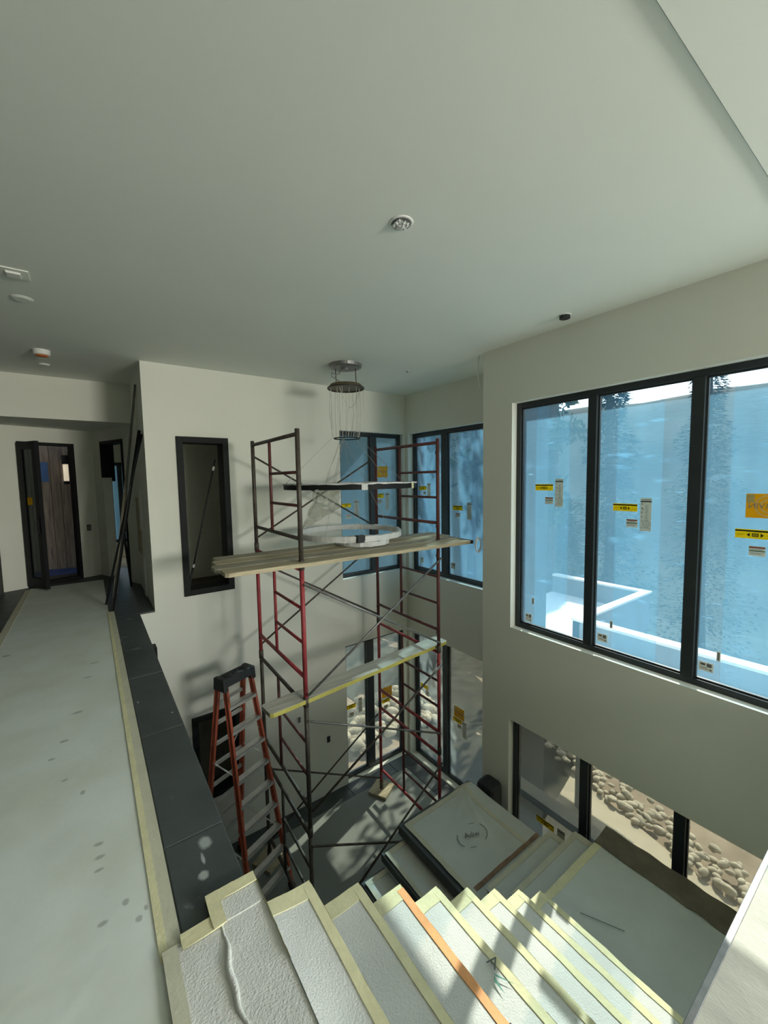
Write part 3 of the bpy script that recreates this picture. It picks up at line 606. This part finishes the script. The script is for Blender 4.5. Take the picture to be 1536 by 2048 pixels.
# printed marks on the covers
pm = pmat('grey_print', (.13, .15, .14), .8)
pg = pmat('green_print', (.12, .30, .24), .8)
def FZ(z): return lambda u, v, d: (u, v, z-d)
mk_ = MB(); G = FZ(ZL2+.017)
for k in range(16):
    if k in (1, 3, 4, 5, 9, 11, 12): continue
    a, a2 = 2*PI*k/16, 2*PI*(k+1)/16
    mk_.add([G(3.02+r*math.cos(t)*1.4, 2.72+r*math.sin(t), 0) for r, t in ((.125, a), (.131, a), (.131, a2), (.125, a2))], [(0, 1, 2, 3)])
put_text(mk_, G, 'Adw', 3.02, 2.73, .17, 0, rot=-.4, mirror=False); tag(mk_.build('printed_logo', pm, l2), kind='stuff')
def arrow(mb, G, cx, cy, s, r):
    for pts in (((0, 0), (.5, 1), (.16, .1)), ((.1, 0), (.9, .35), (.35, -.05))):
        mb.add([G(cx+s*(x*math.cos(r)-y*math.sin(r)), cy+s*(x*math.sin(r)+y*math.cos(r)), 0) for x, y in pts], [(0, 1, 2)])
mk_ = MB(); G5 = FZ(Z1-RISE*4+.014); arrow(mk_, G5, 1.40, 1.13, .09, -2.2); tag(mk_.build('printed_logo', pg, stair), kind='stuff')
mk_ = MB(); put_text(mk_, G5, 'A', 1.435, 1.16, .05, 0, rot=-1.4, mirror=False); tag(mk_.build('printed_logo', pm, stair), kind='stuff')
mk_ = MB(); G6 = FZ(ZL1+.011); arrow(mk_, G6, 2.60, 1.31, .08, 1.0)
mk_.bar((2.73, 1.42, ZL1+.012), (2.86, 1.17, ZL1+.012), .005, .001); mk_.bar((2.62, 1.38, ZL1+.012), (2.64, 1.34, ZL1+.012), .004, .001); tag(mk_.build('printed_logo', pm, l1), kind='stuff')
# kraft paper curled up between the landing and the lower window
b = MB(); b.grid(lambda i, j: (3.40+.21*j+.012*noise.noise(Vector((i*9, j, 2))), .42+1.24*i, ZL1+.012+.03*j*j+.018*noise.noise(Vector((i*12, j*2, 6)))*(1-j)), 40, 6, thick=.005)
tag(b.build('kraft_paper', m_brown, smooth=True), 'brown kraft paper strip curling up between the landing and the lower window', 'paper')
r = MB(); r.box(4.075, 4.25, .40, 3.10, -3.90, -3.81); struct(r.build('glow_strip_ledge', m_roof))  # white ledge added to stand in for a bright strip of reflected sky
b = MB(); b.box(3.62, 3.86, 2.98, 3.22, ZF, -3.68); o = b.build('dark_case', m_rubber, bevel=.06); tag(o, 'dark rounded container standing behind the far landing by the wall corner', 'container')

# ------------------------------------------------------------------ lower floor paper, outlets
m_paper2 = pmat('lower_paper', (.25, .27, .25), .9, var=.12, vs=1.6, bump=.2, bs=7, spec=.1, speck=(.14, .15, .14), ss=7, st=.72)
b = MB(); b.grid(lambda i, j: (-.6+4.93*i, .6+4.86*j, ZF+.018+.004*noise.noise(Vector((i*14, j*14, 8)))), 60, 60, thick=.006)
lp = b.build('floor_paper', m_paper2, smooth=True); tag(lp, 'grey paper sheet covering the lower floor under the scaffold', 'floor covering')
b = MB(); put_text(b, FZ(ZF+.026), 'Adam', 2.62, 4.22, .22, 0, rot=.9, mirror=False); b.build('printed_logo', pm, lp)
def outlet(label, x, z, open_):
    b = MB(); b.boxF(fB, x-.038, x+.038, z-.06, z+.06, -.006, 0)
    if open_: b.boxF(fB, x-.022, x+.022, z-.042, z+.042, -.0075, -.005, 1)
    else: b.boxF(fB, x-.03, x+.03, z-.052, z+.052, -.0075, -.005, 1)
    tag(b.build('outlet_box', [m_white, m_rubber if not open_ else m_zinc]), label, 'outlet')
outlet('white framed switch box on back wall beside the lower plank', 2.45, -3.73, True); outlet('small dark outlet box on back wall near lower window', 2.95, -4.25, False)

# ------------------------------------------------------------------ scaffold
LFp, LRp, RFp, RRp = Vector((1.672, 3.744)), Vector((1.705, 5.178)), Vector((3.64, 3.868)), Vector((3.66, 5.29))
sc = thing('scaffold_tower', 'four-tier tubular scaffold tower of red and dark weathered frames in the stairwell', 'scaffold', (2.66, 4.5, ZF))
T = [.50, -.84, -2.26, -3.68, -5.06]
def P3(p, z): return Vector((p.x, p.y, z))
def frame(F, R, zt, zb, mat, rung_mat):
    top = zt-.05; bot = zb+.26; fr = MB(); j = .0
    fr.tube([P3(F, zb), P3(F, zt)], .0235, 10); fr.tube([P3(R, zb), P3(R, zt)], .0235, 10)
    fr.tube([P3(F, top), P3(R, top)], .021, 8); fr.tube([P3(F, bot), P3(R, bot)], .021, 8)
    o = fr.build('end_frame', mat, sc, smooth=True)
    I = F.lerp(R, .565)
    ip = MB(); ip.tube([P3(I, bot), P3(I, top)], .0185, 8); ip.build('inner_post', rung_mat, o, smooth=True)
    for t in (.36, .68):
        z = top+(bot-top)*t; r = MB(); r.tube([P3(F, z), P3(I, z)], .016, 8); r.build('rung', rung_mat, o, smooth=True)
    for p in (F, R):
        c = MB(); c.tube([P3(p, zb-.05), P3(p, zb+.05)], .029, 10); c.build('coupling', m_steel, o, smooth=True)
        q = (R-F).normalized()*.03
        for z in (zt-.19, bot-.06):
            g = MB(); g.tube([P3(p-q*.2, z), P3(p+q*1.2, z), P3(p+q*1.3, z+.03)], .006, 6); g.build('brace_pin', m_steel, o)
LM = [m_steel, m_red, m_steel, m_steel]; RM = [m_maroon, m_maroon, m_red, m_red]
LI = [m_maroon, m_red, m_maroon, m_steel]; RI = [m_maroon, m_maroon, m_maroon, m_maroon]
for i in range(4):
    frame(LFp, LRp, T[i], T[i+1], LM[i], LI[i]); frame(RFp, RRp, T[i], T[i+1], RM[i], RI[i])
def brace(a, za, b_, zb, mat=m_steel):
    n = (b_-a).normalized(); off = Vector((n.y, -n.x, 0))*0
    b = MB(); b.tube([P3(a, za), P3(b_, zb)], .0125, 8); b.build('cross_brace', mat, sc, smooth=True)
e1 = Vector((.0, .035)); e2 = Vector((.0, -.035))
def xb(a, b_, zu, zl, off, m1=m_steel, m2=m_steel):
    brace(a+off, zu, b_+off, zl, m1); brace(a-off*.0+off*1.7, zl, b_+off*1.7, zu, m2)
xb(LRp, RRp, .32, -.75, e1)
xb(LRp, RRp, -1.03, -2.17, e1); xb(LFp, RFp, -1.03, -2.17, e2, m_zinc, m_zinc)
xb(LFp, RFp, -2.45, -3.42, e2, m_zinc, m_steel)
xb(LRp, RRp, -3.87, -4.98, e1); xb(LFp, RFp, -3.82, -4.95, e2)
for p, nm in ((RRp, 'wood block under the far right scaffold post by the window'), (LRp, 'wood block under the far left scaffold post behind the ladder')):
    b = MB(); b.box(p.x-.17, p.x+.17, p.y-.16, p.y+.16, ZF+.026, ZF+.066); o = b.build('wood_block', m_plank, bevel=.004); o.rotation_euler = (0, 0, .5); tag(o, nm, 'block')
    b = MB(); b.tube([P3(p, ZF+.066), P3(p, -5.01)], .03, 10)
    b.build('base_foot', m_steel, sc)
for p in (LFp, RFp):
    b = MB(); b.box(p.x-.06, p.x+.06, p.y-.06, p.y+.06, ZF+.024, ZF+.034); b.tube([P3(p, ZF+.03), P3(p, -5.0)], .0225, 10); b.build('base_foot', m_steel, sc)
# planks
def plank(label, p, q, w, th, mat, grp, mi2=None):
    p = Vector(p); q = Vector(q); d = (q-p).normalized(); sx = d.cross(Vector((0, 0, 1))).normalized(); L = (q-p).length
    b = MB(); n = 24; c = .03
    def sec(t, s): 
        x = p+d*(L*t); e = hh(x.x, x.y, s, .006)
        return x, e
    vs = []; fs = []
    prof = [(0, c), (c/L, 0)] ; ts = [0, c/L] + [k/n for k in range(1, n)] + [1-c/L, 1]
    for t in ts:
        x, e = sec(t, len(label)); ins = c*.8 if t in (0, 1) else 0
        ww = w/2-ins
        vs += [x-sx*ww+Vector((0, 0, e)), x+sx*ww+Vector((0, 0, e)), x+sx*ww+Vector((0, 0, th+e)), x-sx*ww+Vector((0, 0, th+e))]
    for k in range(len(ts)-1):
        for j in range(4): fs.append((k*4+j, k*4+(j+1) % 4, k*4+4+(j+1) % 4, k*4+4+j))
    fs += [(3, 2, 1, 0), tuple(len(ts)*4-4+j for j in range(4))]
    b.add(vs, fs)
    if mi2:
        for k, f in enumerate(b.f):
            if k < (len(ts)-1)*4 and k % 4 in (1, 3): b.mi[k] = 1
    return tag(b.build('scaffold_plank', [mat, mi2] if mi2 else mat, bevel=.004), label, 'plank', grp)
zt = -.845
rows = [((.93, 3.78), (3.95, 3.66), 'front plank of the upper scaffold deck, dark tip at right'), ((.90, 4.02), (4.02, 3.92), 'second plank from the front on the upper scaffold deck'),
        ((.96, 4.25), (4.08, 4.18), 'third plank from the front on the upper scaffold deck'), ((1.02, 4.47), (4.13, 4.46), 'rear plank of the upper scaffold deck nearest back wall')]
for k, (a, c, lab) in enumerate(rows):
    plank(lab, (*a, zt), (*c, zt), .208, .04, (m_plank, m_plankb)[k % 2], 'planks of the upper scaffold deck')
b = MB(); b.box(3.935, 3.962, 3.545, 3.775, zt-.002, zt+.043); o = b.build('plank_tip', m_rubber); 
fp = bpy.data.objects['scaffold_plank']; bpy.data.objects.remove(o)
b = MB(); b.box(3.93, 3.958, 3.55, 3.772, zt+.0, zt+.0445); b.build('dark_end', m_rubber, fp)
plank('single pale plank with yellow edge on the lower scaffold level', (1.27, 3.80, -2.272), (3.86, 4.05, -2.272), .235, .045, m_plank2, None, m_yel)

# ------------------------------------------------------------------ step ladder
TOP = -2.32
wd = Vector((.92, .39, 0)).normalized(); fd = Vector((.39, -.92, 0)).normalized()     # width and front directions
cR = Vector((1.455, 4.985, TOP))                                                      # top right corner of the cap
lad = thing('step_ladder', 'orange fibreglass step ladder with aluminium steps and black top', 'ladder', (1.35, 5.1, ZF))
topR, topL = cR, cR-wd*.36
fR_ = Vector((1.80, 4.66, ZF+.03)); wb = .62; fL_ = fR_-wd*wb
rR_ = Vector((1.43, 5.585, ZF+.03)); rL_ = rR_-wd*(wb-.04)
tfR, tfL = topR+fd*.05, topL+fd*.05; trR, trL = topR-fd*.07, topL-fd*.07
def rail(p, q, name):
    b = MB(); d = (q-p).normalized()
    b.bar(p, q, .014, .072, up=fd); 
    b.bar(p+fd*.03, q+fd*.03, .030, .012, up=fd); b.bar(p-fd*.03, q-fd*.03, .030, .012, up=fd)
    return b.build(name, m_lad, lad, bevel=.002)
rail(fR_, tfR, 'front_rail'); rail(fL_, tfL, 'front_rail'); rail(rR_, trR, 'rear_rail'); rail(rL_, trL, 'rear_rail')
for k in range(1, 10):
    t = k/10.0
    a = fL_.lerp(tfL, t); c = fR_.lerp(tfR, t)
    b = MB(); b.bar(a, c, .085, .012, up=(0, 0, 1)); b.bar(a+fd*.04-Vector((0, 0, .014)), c+fd*.04-Vector((0, 0, .014)), .006, .04, up=(0, 0, 1)); b.bar(a-fd*.04-Vector((0, 0, .012)), c-fd*.04-Vector((0, 0, .012)), .006, .03, up=(0, 0, 1))
    st = b.build('step', m_alu, lad)
    a2 = rL_.lerp(trL, t); c2 = rR_.lerp(trR, t)
    b = MB(); b.bar(a2, c2, .03, .04, up=(0, 0, 1)); b.build('rear_rung', m_alu, lad)
    if k in (1, 2, 8):
        b = MB(); up = (tfL-fL_).normalized()
        b.bar(a+wd*.14, a-up*.16, .016, .004); b.bar(c-wd*.14, c-up*.16, .016, .004); b.build('step_brace', m_alu, lad)
for t in (.28, .62):
    for (p, q, u, v) in ((fR_, tfR, rR_, trR), (fL_, tfL, rL_, trL)):
        b = MB(); b.bar(p.lerp(q, t), u.lerp(v, t), .018, .005); b.build('spreader', m_alu, lad)
cap = MB(); c0 = (topL+topR)/2
def capP(a, f_, z): return c0+wd*a+fd*f_+Vector((0, 0, z))
cap.hexa([capP(-.21, .10, -.05), capP(.21, .10, -.05), capP(.21, -.10, -.05), capP(-.21, -.10, -.05), capP(-.19, .075, .045), capP(.19, .075, .045), capP(.19, -.08, .045), capP(-.19, -.08, .045)])
for a in (-.20, .20): cap.hexa([capP(a-.03, .105, -.10), capP(a+.03, .105, -.10), capP(a+.03, -.105, -.10), capP(a-.03, -.105, -.10), capP(a-.03, .09, .05), capP(a+.03, .09, .05), capP(a+.03, -.09, .05), capP(a-.03, -.09, .05)])
tc = cap.build('top_cap', m_rubber, lad, bevel=.012)
for a in (-.11, .0, .11):
    b = MB(); b.ring(capP(a, 0, .048), .03, .012, .012, 16); b.build('tool_slot', m_rubber, tc)
for p in (fR_, fL_, rR_, rL_):
    b = MB(); b.box(p.x-.035, p.x+.035, p.y-.045, p.y+.045, ZF+.024, ZF+.075); b.build('rubber_foot', m_rubber, lad, bevel=.008)

# ------------------------------------------------------------------ chandelier being hung
cx, cy = 2.76, 4.63
ch = thing('ring_chandelier', 'unfinished ring chandelier hanging by many thin cables over the scaffold deck', 'chandelier', (cx, cy, ZC))
b = MB(); b.lathe([(.17, -.045), (.205, -.035), (.215, 0)], (cx, cy, ZC), 32); b.lathe([(.05, -.06), (.05, -.044)], (cx, cy, ZC), 16); b.build('ceiling_plate', m_zinc, ch, smooth=False)
b = MB(); b.lathe([(.236, -.022), (.222, -.012), (.205, .012), (.20, .020)], (cx, cy, 1.19), 32); dsk = b.build('canopy_disc', m_disc, ch)
b = MB(); b.ring((cx, cy, 1.165), .232, .012, .014, 32); b.build('disc_rim', m_bronze, dsk)
b = MB()
for (a, q) in ((2.4, .03), (5.6, .02)):
    px, py = cx+.13*math.cos(a), cy+.13*math.sin(a); b.tube([(px, py, ZC-.04), (px, py, ZC-.10), (px+q*.3, py, 1.24)], .006, 6)
b.build('suspension_rod', m_bronze, ch)
b = MB(); b.tube([(cx-.05, cy, ZC-.04), (cx-.10, cy-.03, ZC-.12), (cx-.17, cy-.05, ZC-.16), (cx-.22, cy-.03, ZC-.13), (cx-.20, cy, ZC-.17), (cx-.12, cy, ZC-.2), (cx-.08, cy, 1.24)], .007, 6); b.build('power_wire', m_cable, ch, smooth=True)
for k in range(15):
    a = 2*PI*k/15+.2; r = .19+.03*(k % 2); px, py = cx+r*math.cos(a), cy+r*math.sin(a)
    b = MB(); qx, qy = cx-.02+.17*math.cos(a), cy+.17*math.sin(a)
    end = (qx, qy, .535) if k % 3 else (cx+.80*math.cos(a), cy+.80*math.sin(a), -.05)
    pts = [(px, py, 1.15), (px+.01*math.sin(k), py, .85), (qx, qy, .54)] + ([end] if not k % 3 else [])
    b.tube(pts, .0028, 5); b.build('cable', m_cable, ch)
b = MB(); b.tube([(cx-.15+.30*t/12, cy-.1, 1.15-.24*math.sin(PI*t/12)) for t in range(13)], .003, 5); b.build('cable', m_cable, ch)
for k in range(5):
    a = PI*(.75+.22*k); b = MB(); b.tube([(cx-.05, cy, .53), (cx+.66*math.cos(a), cy+.64*math.sin(a), -.68)], .0025, 5); b.build('cable', m_cable, ch)
b = MB(); b.ring((cx+.0, cy, .530), .165, .013, .012, 40); b.build('small_ring', m_black, ch)
RB = (2.80, 4.63, -.085)
b = MB(); b.ring(RB, .845, .03, .062, 72); r1 = b.build('large_ring', m_black, ch)
b = MB(); b.ring((RB[0], RB[1], RB[2]+.036), .845, .05, .014, 72, wob=.010, seed=3); b.build('plastic_wrap', m_wrap, r1)
for a in (4.35, 5.25):
    p = Vector(RB)+Vector((.845*math.cos(a), .845*math.sin(a), 0)); t_ = Vector((-math.sin(a), math.cos(a), 0))*.035
    b = MB(); b.bar(p-t_, p+t_, .036, .07); b.build('tape_band', m_wrap if a < 5 else m_tape, r1)
b = MB(); b.ring((2.77, 4.63, -.70),   .66, .040, .070, 60, wob=.010, seed=9); r2_ = b.build('wrapped_ring', m_wrap, ch)
b = MB(); a = 4.35; p = Vector((2.77+.66*math.cos(a), 4.63+.66*math.sin(a), -.695)); b.bar(p-Vector((.05, 0, 0)), p+Vector((.05, 0, 0)), .07, .085); b.build('dark_joint', m_rubber, r2_)
b = MB(); b.ring((2.735, 4.27, -.763), .305, .045, .055, 48, wob=.013, seed=17); b.build('wrapped_ring', m_wrap, ch)
b = MB()
b.grid(lambda i, j: (2.03+.40*i-.16*j*(1-i)+.03*noise.noise(Vector((i*4, j*5, 2))), 4.12+.16*i+.06*noise.noise(Vector((i*6, j*4, 7))), -.11-.42*j*(1-.45*i)+.02*noise.noise(Vector((i*6, j*3, 5)))), 22, 20); b.build('hanging_plastic', m_sheetpl, ch, smooth=True)

# ------------------------------------------------------------------ ceiling fittings, loose cables
def disc(name, label, cat, x, y, r, prof, mats, parts=None, grp=None):
    t = thing(name, label, cat, (x, y, ZC), grp)
    for nm, pr, m in prof:
        b = MB(); b.lathe(pr, (x, y, ZC), 28); b.build(nm, m, t)
    return t
t = disc('recessed_light', 'open recessed ceiling light with crumpled plastic inside, above the scaffold', 'light', 1.545, 1.93, .06,
     [('rim', [(.062, -.006), (.068, -.004), (.07, 0)], m_white), ('housing', [(.058, -.0075), (.058, -.0055)], m_zinc)], None)
b = MB(); b.grid(lambda i, j: (1.50+.09*i, 1.89+.085*j, ZC-.012+.012*noise.noise(Vector((i*7, j*7, 2)))), 12, 12); b.build('plastic_bag', m_wrap, t)
b = MB(); b.tube([(1.54, 1.90, ZC-.02), (1.55, 1.93, ZC-.03), (1.535, 1.96, ZC-.015)], .004, 6); b.build('wire', m_white, t)
disc('recessed_light', 'small open recessed ceiling light near the right wall above the tall window', 'light', 3.62, 2.155, .05, [('rim', [(.05, -.006), (.056, 0)], m_white), ('housing', [(.046, -.030), (.046, -.005)], m_rubber)], None)
disc('smoke_detector', 'white smoke detector with orange dust cap on the hall ceiling', 'detector', -.325, 5.90, .06, [('body', [(.055, -.055), (.075, -.05), (.08, 0)], m_white), ('dust_cap', [(.03, -.068), (.058, -.062), (.06, -.054)], m_orcap)], None)
disc('recessed_light', 'closed round ceiling light between speaker plate and smoke detector', 'light', -.335, 4.36, .06, [('rim', [(.06, -.006), (.07, -.004), (.075, 0)], m_ceil), ('lens', [(.055, -.009), (.055, -.005)], m_ceil)], None)
disc('recessed_light', 'pale round ceiling light just behind the smoke detector', 'light', -.345, 6.55, .05, [('rim', [(.05, -.012), (.06, 0)], m_ceil), ('lens', [(.045, -.016), (.045, -.011)], m_white)], None)
t = thing('ceiling_plate', 'square white ceiling plate nearest the left edge with fitted centre', 'ceiling plate', (-.335, 3.87, ZC))
b = MB(); b.box(-.415, -.245, 3.79, 3.95, ZC-.008, ZC); b.build('plate', m_ceil, t, bevel=.003)
b = MB(); b.box(-.37, -.29, 3.83, 3.91, ZC-.022, ZC-.007); b.build('socket', m_white, t, bevel=.004)
disc('sprinkler_head', 'tiny white sprinkler head on ceiling between chandelier and right wall', 'sprinkler', 3.61, 4.415, .02, [('collar', [(.028, -.006), (.035, 0)], m_white), ('head', [(.008, -.03), (.012, -.006)], m_zinc)], None)
b = MB(); pts = []
for k in range(66):
    a = 2*PI*k/22; pts.append((3.895+.062*math.cos(a)+.006*(k//22), 3.41+.010*(k//22)+.012*math.cos(a), -.85+.085*math.sin(a)+.008*(k//22)))
b.tube(pts, .006, 6); b.tube([(3.90, 3.335, -.775), (3.90, 3.37, -.765), (3.90, 3.40, -.768)], .006, 6); tag(b.build('cable_coil', m_white, smooth=True), 'coil of white cable hanging at wall corner beside the plank end', 'cable')
b = MB(); b.tube([(3.93, 3.44, ZC), (3.915, 3.44, 1.36), (3.885, 3.42, 1.26), (3.885, 3.41, 1.16), (3.91, 3.40, 1.08), (3.93, 3.34, 1.04)], .006, 6); tag(b.build('loose_cable', m_white, smooth=True), 'white cable drooping from ceiling at the alcove corner', 'cable')

# ------------------------------------------------------------------ outdoors
g = MB(); g.hexa([(4.07, -4, -5.45), (4.87, -4, -5.45), (6.72, 3.7, -5.45), (4.07, 3.1, -5.45), (4.07, -4, -5.30), (4.87, -4, -5.30), (6.72, 3.7, -5.30), (4.07, 3.1, -5.30)]); struct(g.build('ground_slab', m_conc))
g = MB(); g.grid(lambda i, j: (3.6+6.2*i, -9+22*j, -5.44+.06*noise.noise(Vector((i*14, j*22, 1)))), 40, 60); struct(g.build('ground', m_dirt, smooth=True))
g = MB(); g.grid(lambda i, j: (4.95+9*i, 3.5+9*j, -5.40+.05*noise.noise(Vector((i*14, j*22, 1)))), 30, 30); struct(g.build('ground_shaded', pmat('shade_toned_soil', (.075, .07, .05), .95, var=.5, vs=3, bump=.5, bs=8), smooth=True))  # soil colour darkened to stand in for tree shade on this ground
slabx = [5.0, 5.75, 6.5]
# cobbles in a bed beside the slab
bed = thing('cobble_bed', 'bed of rounded beige cobbles beyond the concrete outside the lower right window', 'rock bed', (6.9, 2.0, -5.3))
cobm = []
for k in range(6):
    b = MB(); vs = []; n, m = 8, 5; fs = []
    ex = (1+.35*random.random(), 1, .68)
    for j in range(m+1):
        for i in range(n):
            th = PI*j/m; ph = 2*PI*i/n; d = Vector((math.sin(th)*math.cos(ph), math.sin(th)*math.sin(ph), math.cos(th)))
            r = .1*(1+.11*noise.noise(d*1.6+Vector((k*5, 0, 0)))); vs.append((d.x*r*ex[0], d.y*r*ex[1], d.z*r*ex[2]))
    for j in range(m):
        for i in range(n): fs.append((j*n+i, (j+1)*n+i, (j+1)*n+(i+1) % n, j*n+(i+1) % n))
    me = bpy.data.meshes.new('cobble'); me.from_pydata(vs, [], fs); me.materials.append(m_rock); me.polygons.foreach_set('use_smooth', [True]*len(me.polygons)); cobm.append(me)
def cobble(par, x, y, z, s):
    o = bpy.data.objects.new('cobble', random.choice(cobm)); COL.objects.link(o); o.parent = par
    o.location = Vector((x, y, z+D))-ORI[par.name]; o.scale = (s, s*random.uniform(.7, 1), s*random.uniform(.7, 1)); o.rotation_euler = (random.uniform(-.3, .3), random.uniform(-.3, .3), random.uniform(0, 6.3))
for k in range(230):
    y = random.uniform(-.1, 4.4); base = 6.10+.24*(y-1.2)
    x = base+.03+random.random()*.62; cobble(bed, x, y, -5.275+random.uniform(-.02, .05), random.uniform(.42, .85))
bed2 = thing('boulder_bank', 'sunlit bank of pale rocks outside the lower back window', 'rock bank', (4.6, 7.4, -5.3))
for k in range(150):
    y = random.uniform(6.5, 7.7); cobble(bed2, random.uniform(3.55, 6.2), y, -5.34+(y-6.5)*.22+random.uniform(-.05, .08), random.uniform(.8, 1.6))
# flat roof canopy with parapet outside the big window
r = MB(); r.box(4.93, 6.02, -.9, 5.2, -2.75, -2.62); r.box(4.08, 4.93, -.9, 3.10, -2.75, -2.62); r.box(6.02, 8.45, 3.36, 5.2, -2.75, -2.62)
rf = struct(r.build('roof_terrace', m_roof))
r = MB(); r.box(6.02, 6.17, -.9, 3.36, -2.95, -2.25); r.box(6.02, 8.55, 3.25, 3.36, -2.95, -2.25); r.box(8.43, 8.56, 3.36, 5.2, -2.95, -2.25); pr = r.build('parapet', pmat('shade_toned_parapet', (.20, .22, .24), .8), rf)  # grey puts the shade of the parapet faces into their colour
for q in ((6.0, 6.19, -.9, 3.38), (6.19, 8.58, 3.23, 3.38), (8.41, 8.58, 3.38, 5.2)):
    r = MB(); r.box(*q, -2.25, -2.215); r.build('coping', m_roof, pr)
for (x, y) in ((6.1, 3.2), (6.1, .2), (8.45, 4.9)):  # posts and braces added for the crossing shadows they cast on the ground
    r = MB(); r.box(x-.07, x+.07, y-.07, y+.07, -5.35, -2.75); r.build('post', m_siding, rf)
r = MB(); r.bar((6.1, 3.2, -4.3), (7.4, 3.3, -2.9), .1, .1); r.bar((6.1, 3.2, -4.3), (6.1, 1.6, -2.9), .1, .1); r.build('shadow_brace', m_siding, rf)
# valley and ridge
def hill(x, y):
    d = math.hypot(x-14, (y-6)*.8); base = -6-.36*min(d, 75)*(.8) if d < 75 else -27.6
    R = math.hypot(x, y); ridge = max(0, min(1, (R-110)/170)); ridge = ridge*ridge*(3-2*ridge)
    prof = 40+9*noise.noise(Vector((math.atan2(y, x)*2.2, 0, 3)))+3*noise.noise(Vector((math.atan2(y, x)*9, 1, 3)))
    return base+ridge*(prof-base)+(2.0*noise.noise(Vector((x*.04, y*.04, 2))) if R > 40 else 0)
g = MB()
g.grid(lambda i, j: (lambda a, R: (R*math.cos(a), R*math.sin(a), hill(R*math.cos(a), R*math.sin(a))))(math.radians(-45+190*i), 8.2+305*j**1.7), 130, 60); struct(g.build('mountain', m_forest, smooth=True))
def conifer_mesh(seed, H, R, N, mat, droop=.25, wide=False):
    rnd = random.Random(seed); b = MB()
    for k in range(N):
        t = rnd.random()**.8; z = H*(.10+.90*t); rr = R*(1-t)**.85*(.9+.25*math.sin(t*40)); a = rnd.random()*2*PI
        r = rr*math.sqrt(rnd.random()); L = .06+.10*rnd.random()+R*.03
        c = Vector((r*math.cos(a), r*math.sin(a), z-r*droop)); dr = Vector((math.cos(a+rnd.uniform(-.6, .6)), math.sin(a+rnd.uniform(-.6, .6)), -.25+rnd.uniform(-.3, .3)))
        sd_ = dr.cross(Vector((rnd.random()-.5, rnd.random()-.5, 1))).normalized()*L*.28
        b.add([c-sd_, c+dr*L, c+sd_], [(0, 1, 2)])
    return b
def round_mesh(seed, H, R, N):
    rnd = random.Random(seed); b = MB(); cl = [(Vector((rnd.uniform(-1, 1)*R*.7, rnd.uniform(-1, 1)*R*.7, H*(.35+.6*rnd.random()))), R*(.16+.2*rnd.random())) for _ in range(30)]
    for k in range(N):
        c0, cr = rnd.choice(cl); d = Vector((rnd.gauss(0, 1), rnd.gauss(0, 1), rnd.gauss(0, 1))).normalized(); c = c0+d*cr*rnd.random()**.4
        u = Vector((rnd.gauss(0, 1), rnd.gauss(0, 1), rnd.gauss(0, 1))).normalized(); v = u.orthogonal().normalized(); L = (.07+.07*rnd.random())*(2.0 if N < 3000 else 1)
        b.add([c, c+u*L*.6+v*L*.35, c+u*L*1.3, c+u*L*.6-v*L*.35], [(0, 1, 2, 3)])
    return b
def shift(mb, x, y, z):
    for v in mb.v: v.x += x; v.y += y; v.z += z
    return mb
def tree(label, x, y, zb, H, R, seed, kind, N, grp='trees outside the windows', mat=None):
    t = thing('conifer_tree' if kind == 'c' else 'broadleaf_tree', label, 'tree', (x, y, zb), grp)
    cr = (conifer_mesh(seed, H, R, N, m_leaf) if kind == 'c' else round_mesh(seed, H, R, N))
    shift(cr, x, y, zb).build('crown', mat or (m_leaf if kind == 'c' else m_leaf2), t)
    b = MB(); b.tube([(x+.08*math.sin(k+seed), y+.08*math.cos(k*1.3+seed), zb-.3+H*.9*k/6) for k in range(7)], [.02*H*(1-k/7.5)+.02 for k in range(7)], 8); b.build('trunk', m_bark, t, smooth=True)
tree('dark conifer with pointed top rising above the ridge behind the third pane', 31, 9.0, -14, 23.5, 3.6, 3, 'c', 11000)
tree('dense conifer behind first mullion of the big window, top reaching the sky', 16, 7.6, -10, 16, 2.2, 5, 'c', 11000)
tree('broad conifer low in the valley seen through the second and third panes', 25, 14.6, -16, 15, 3.6, 8, 'c', 11000)
tree('sparse broadleaf tree right outside the alcove windows', 10.3, 6.5, -5.4, 12.5, 1.75, 11, 'b', 1900)
tree('sparse broadleaf tree outside the upper back window', 7.5, 8.5, -5.2, 11, 1.45, 14, 'b', 1700)
tree('tall broadleaf tree farther beyond the alcove windows', 14.5, 13, -6, 12, 2.6, 17, 'b', 7000)
tree('bushy broadleaf tree low behind the boulder bank', 5.0, 14.2, -4.2, 5.5, 2.2, 21, 'b', 5000)
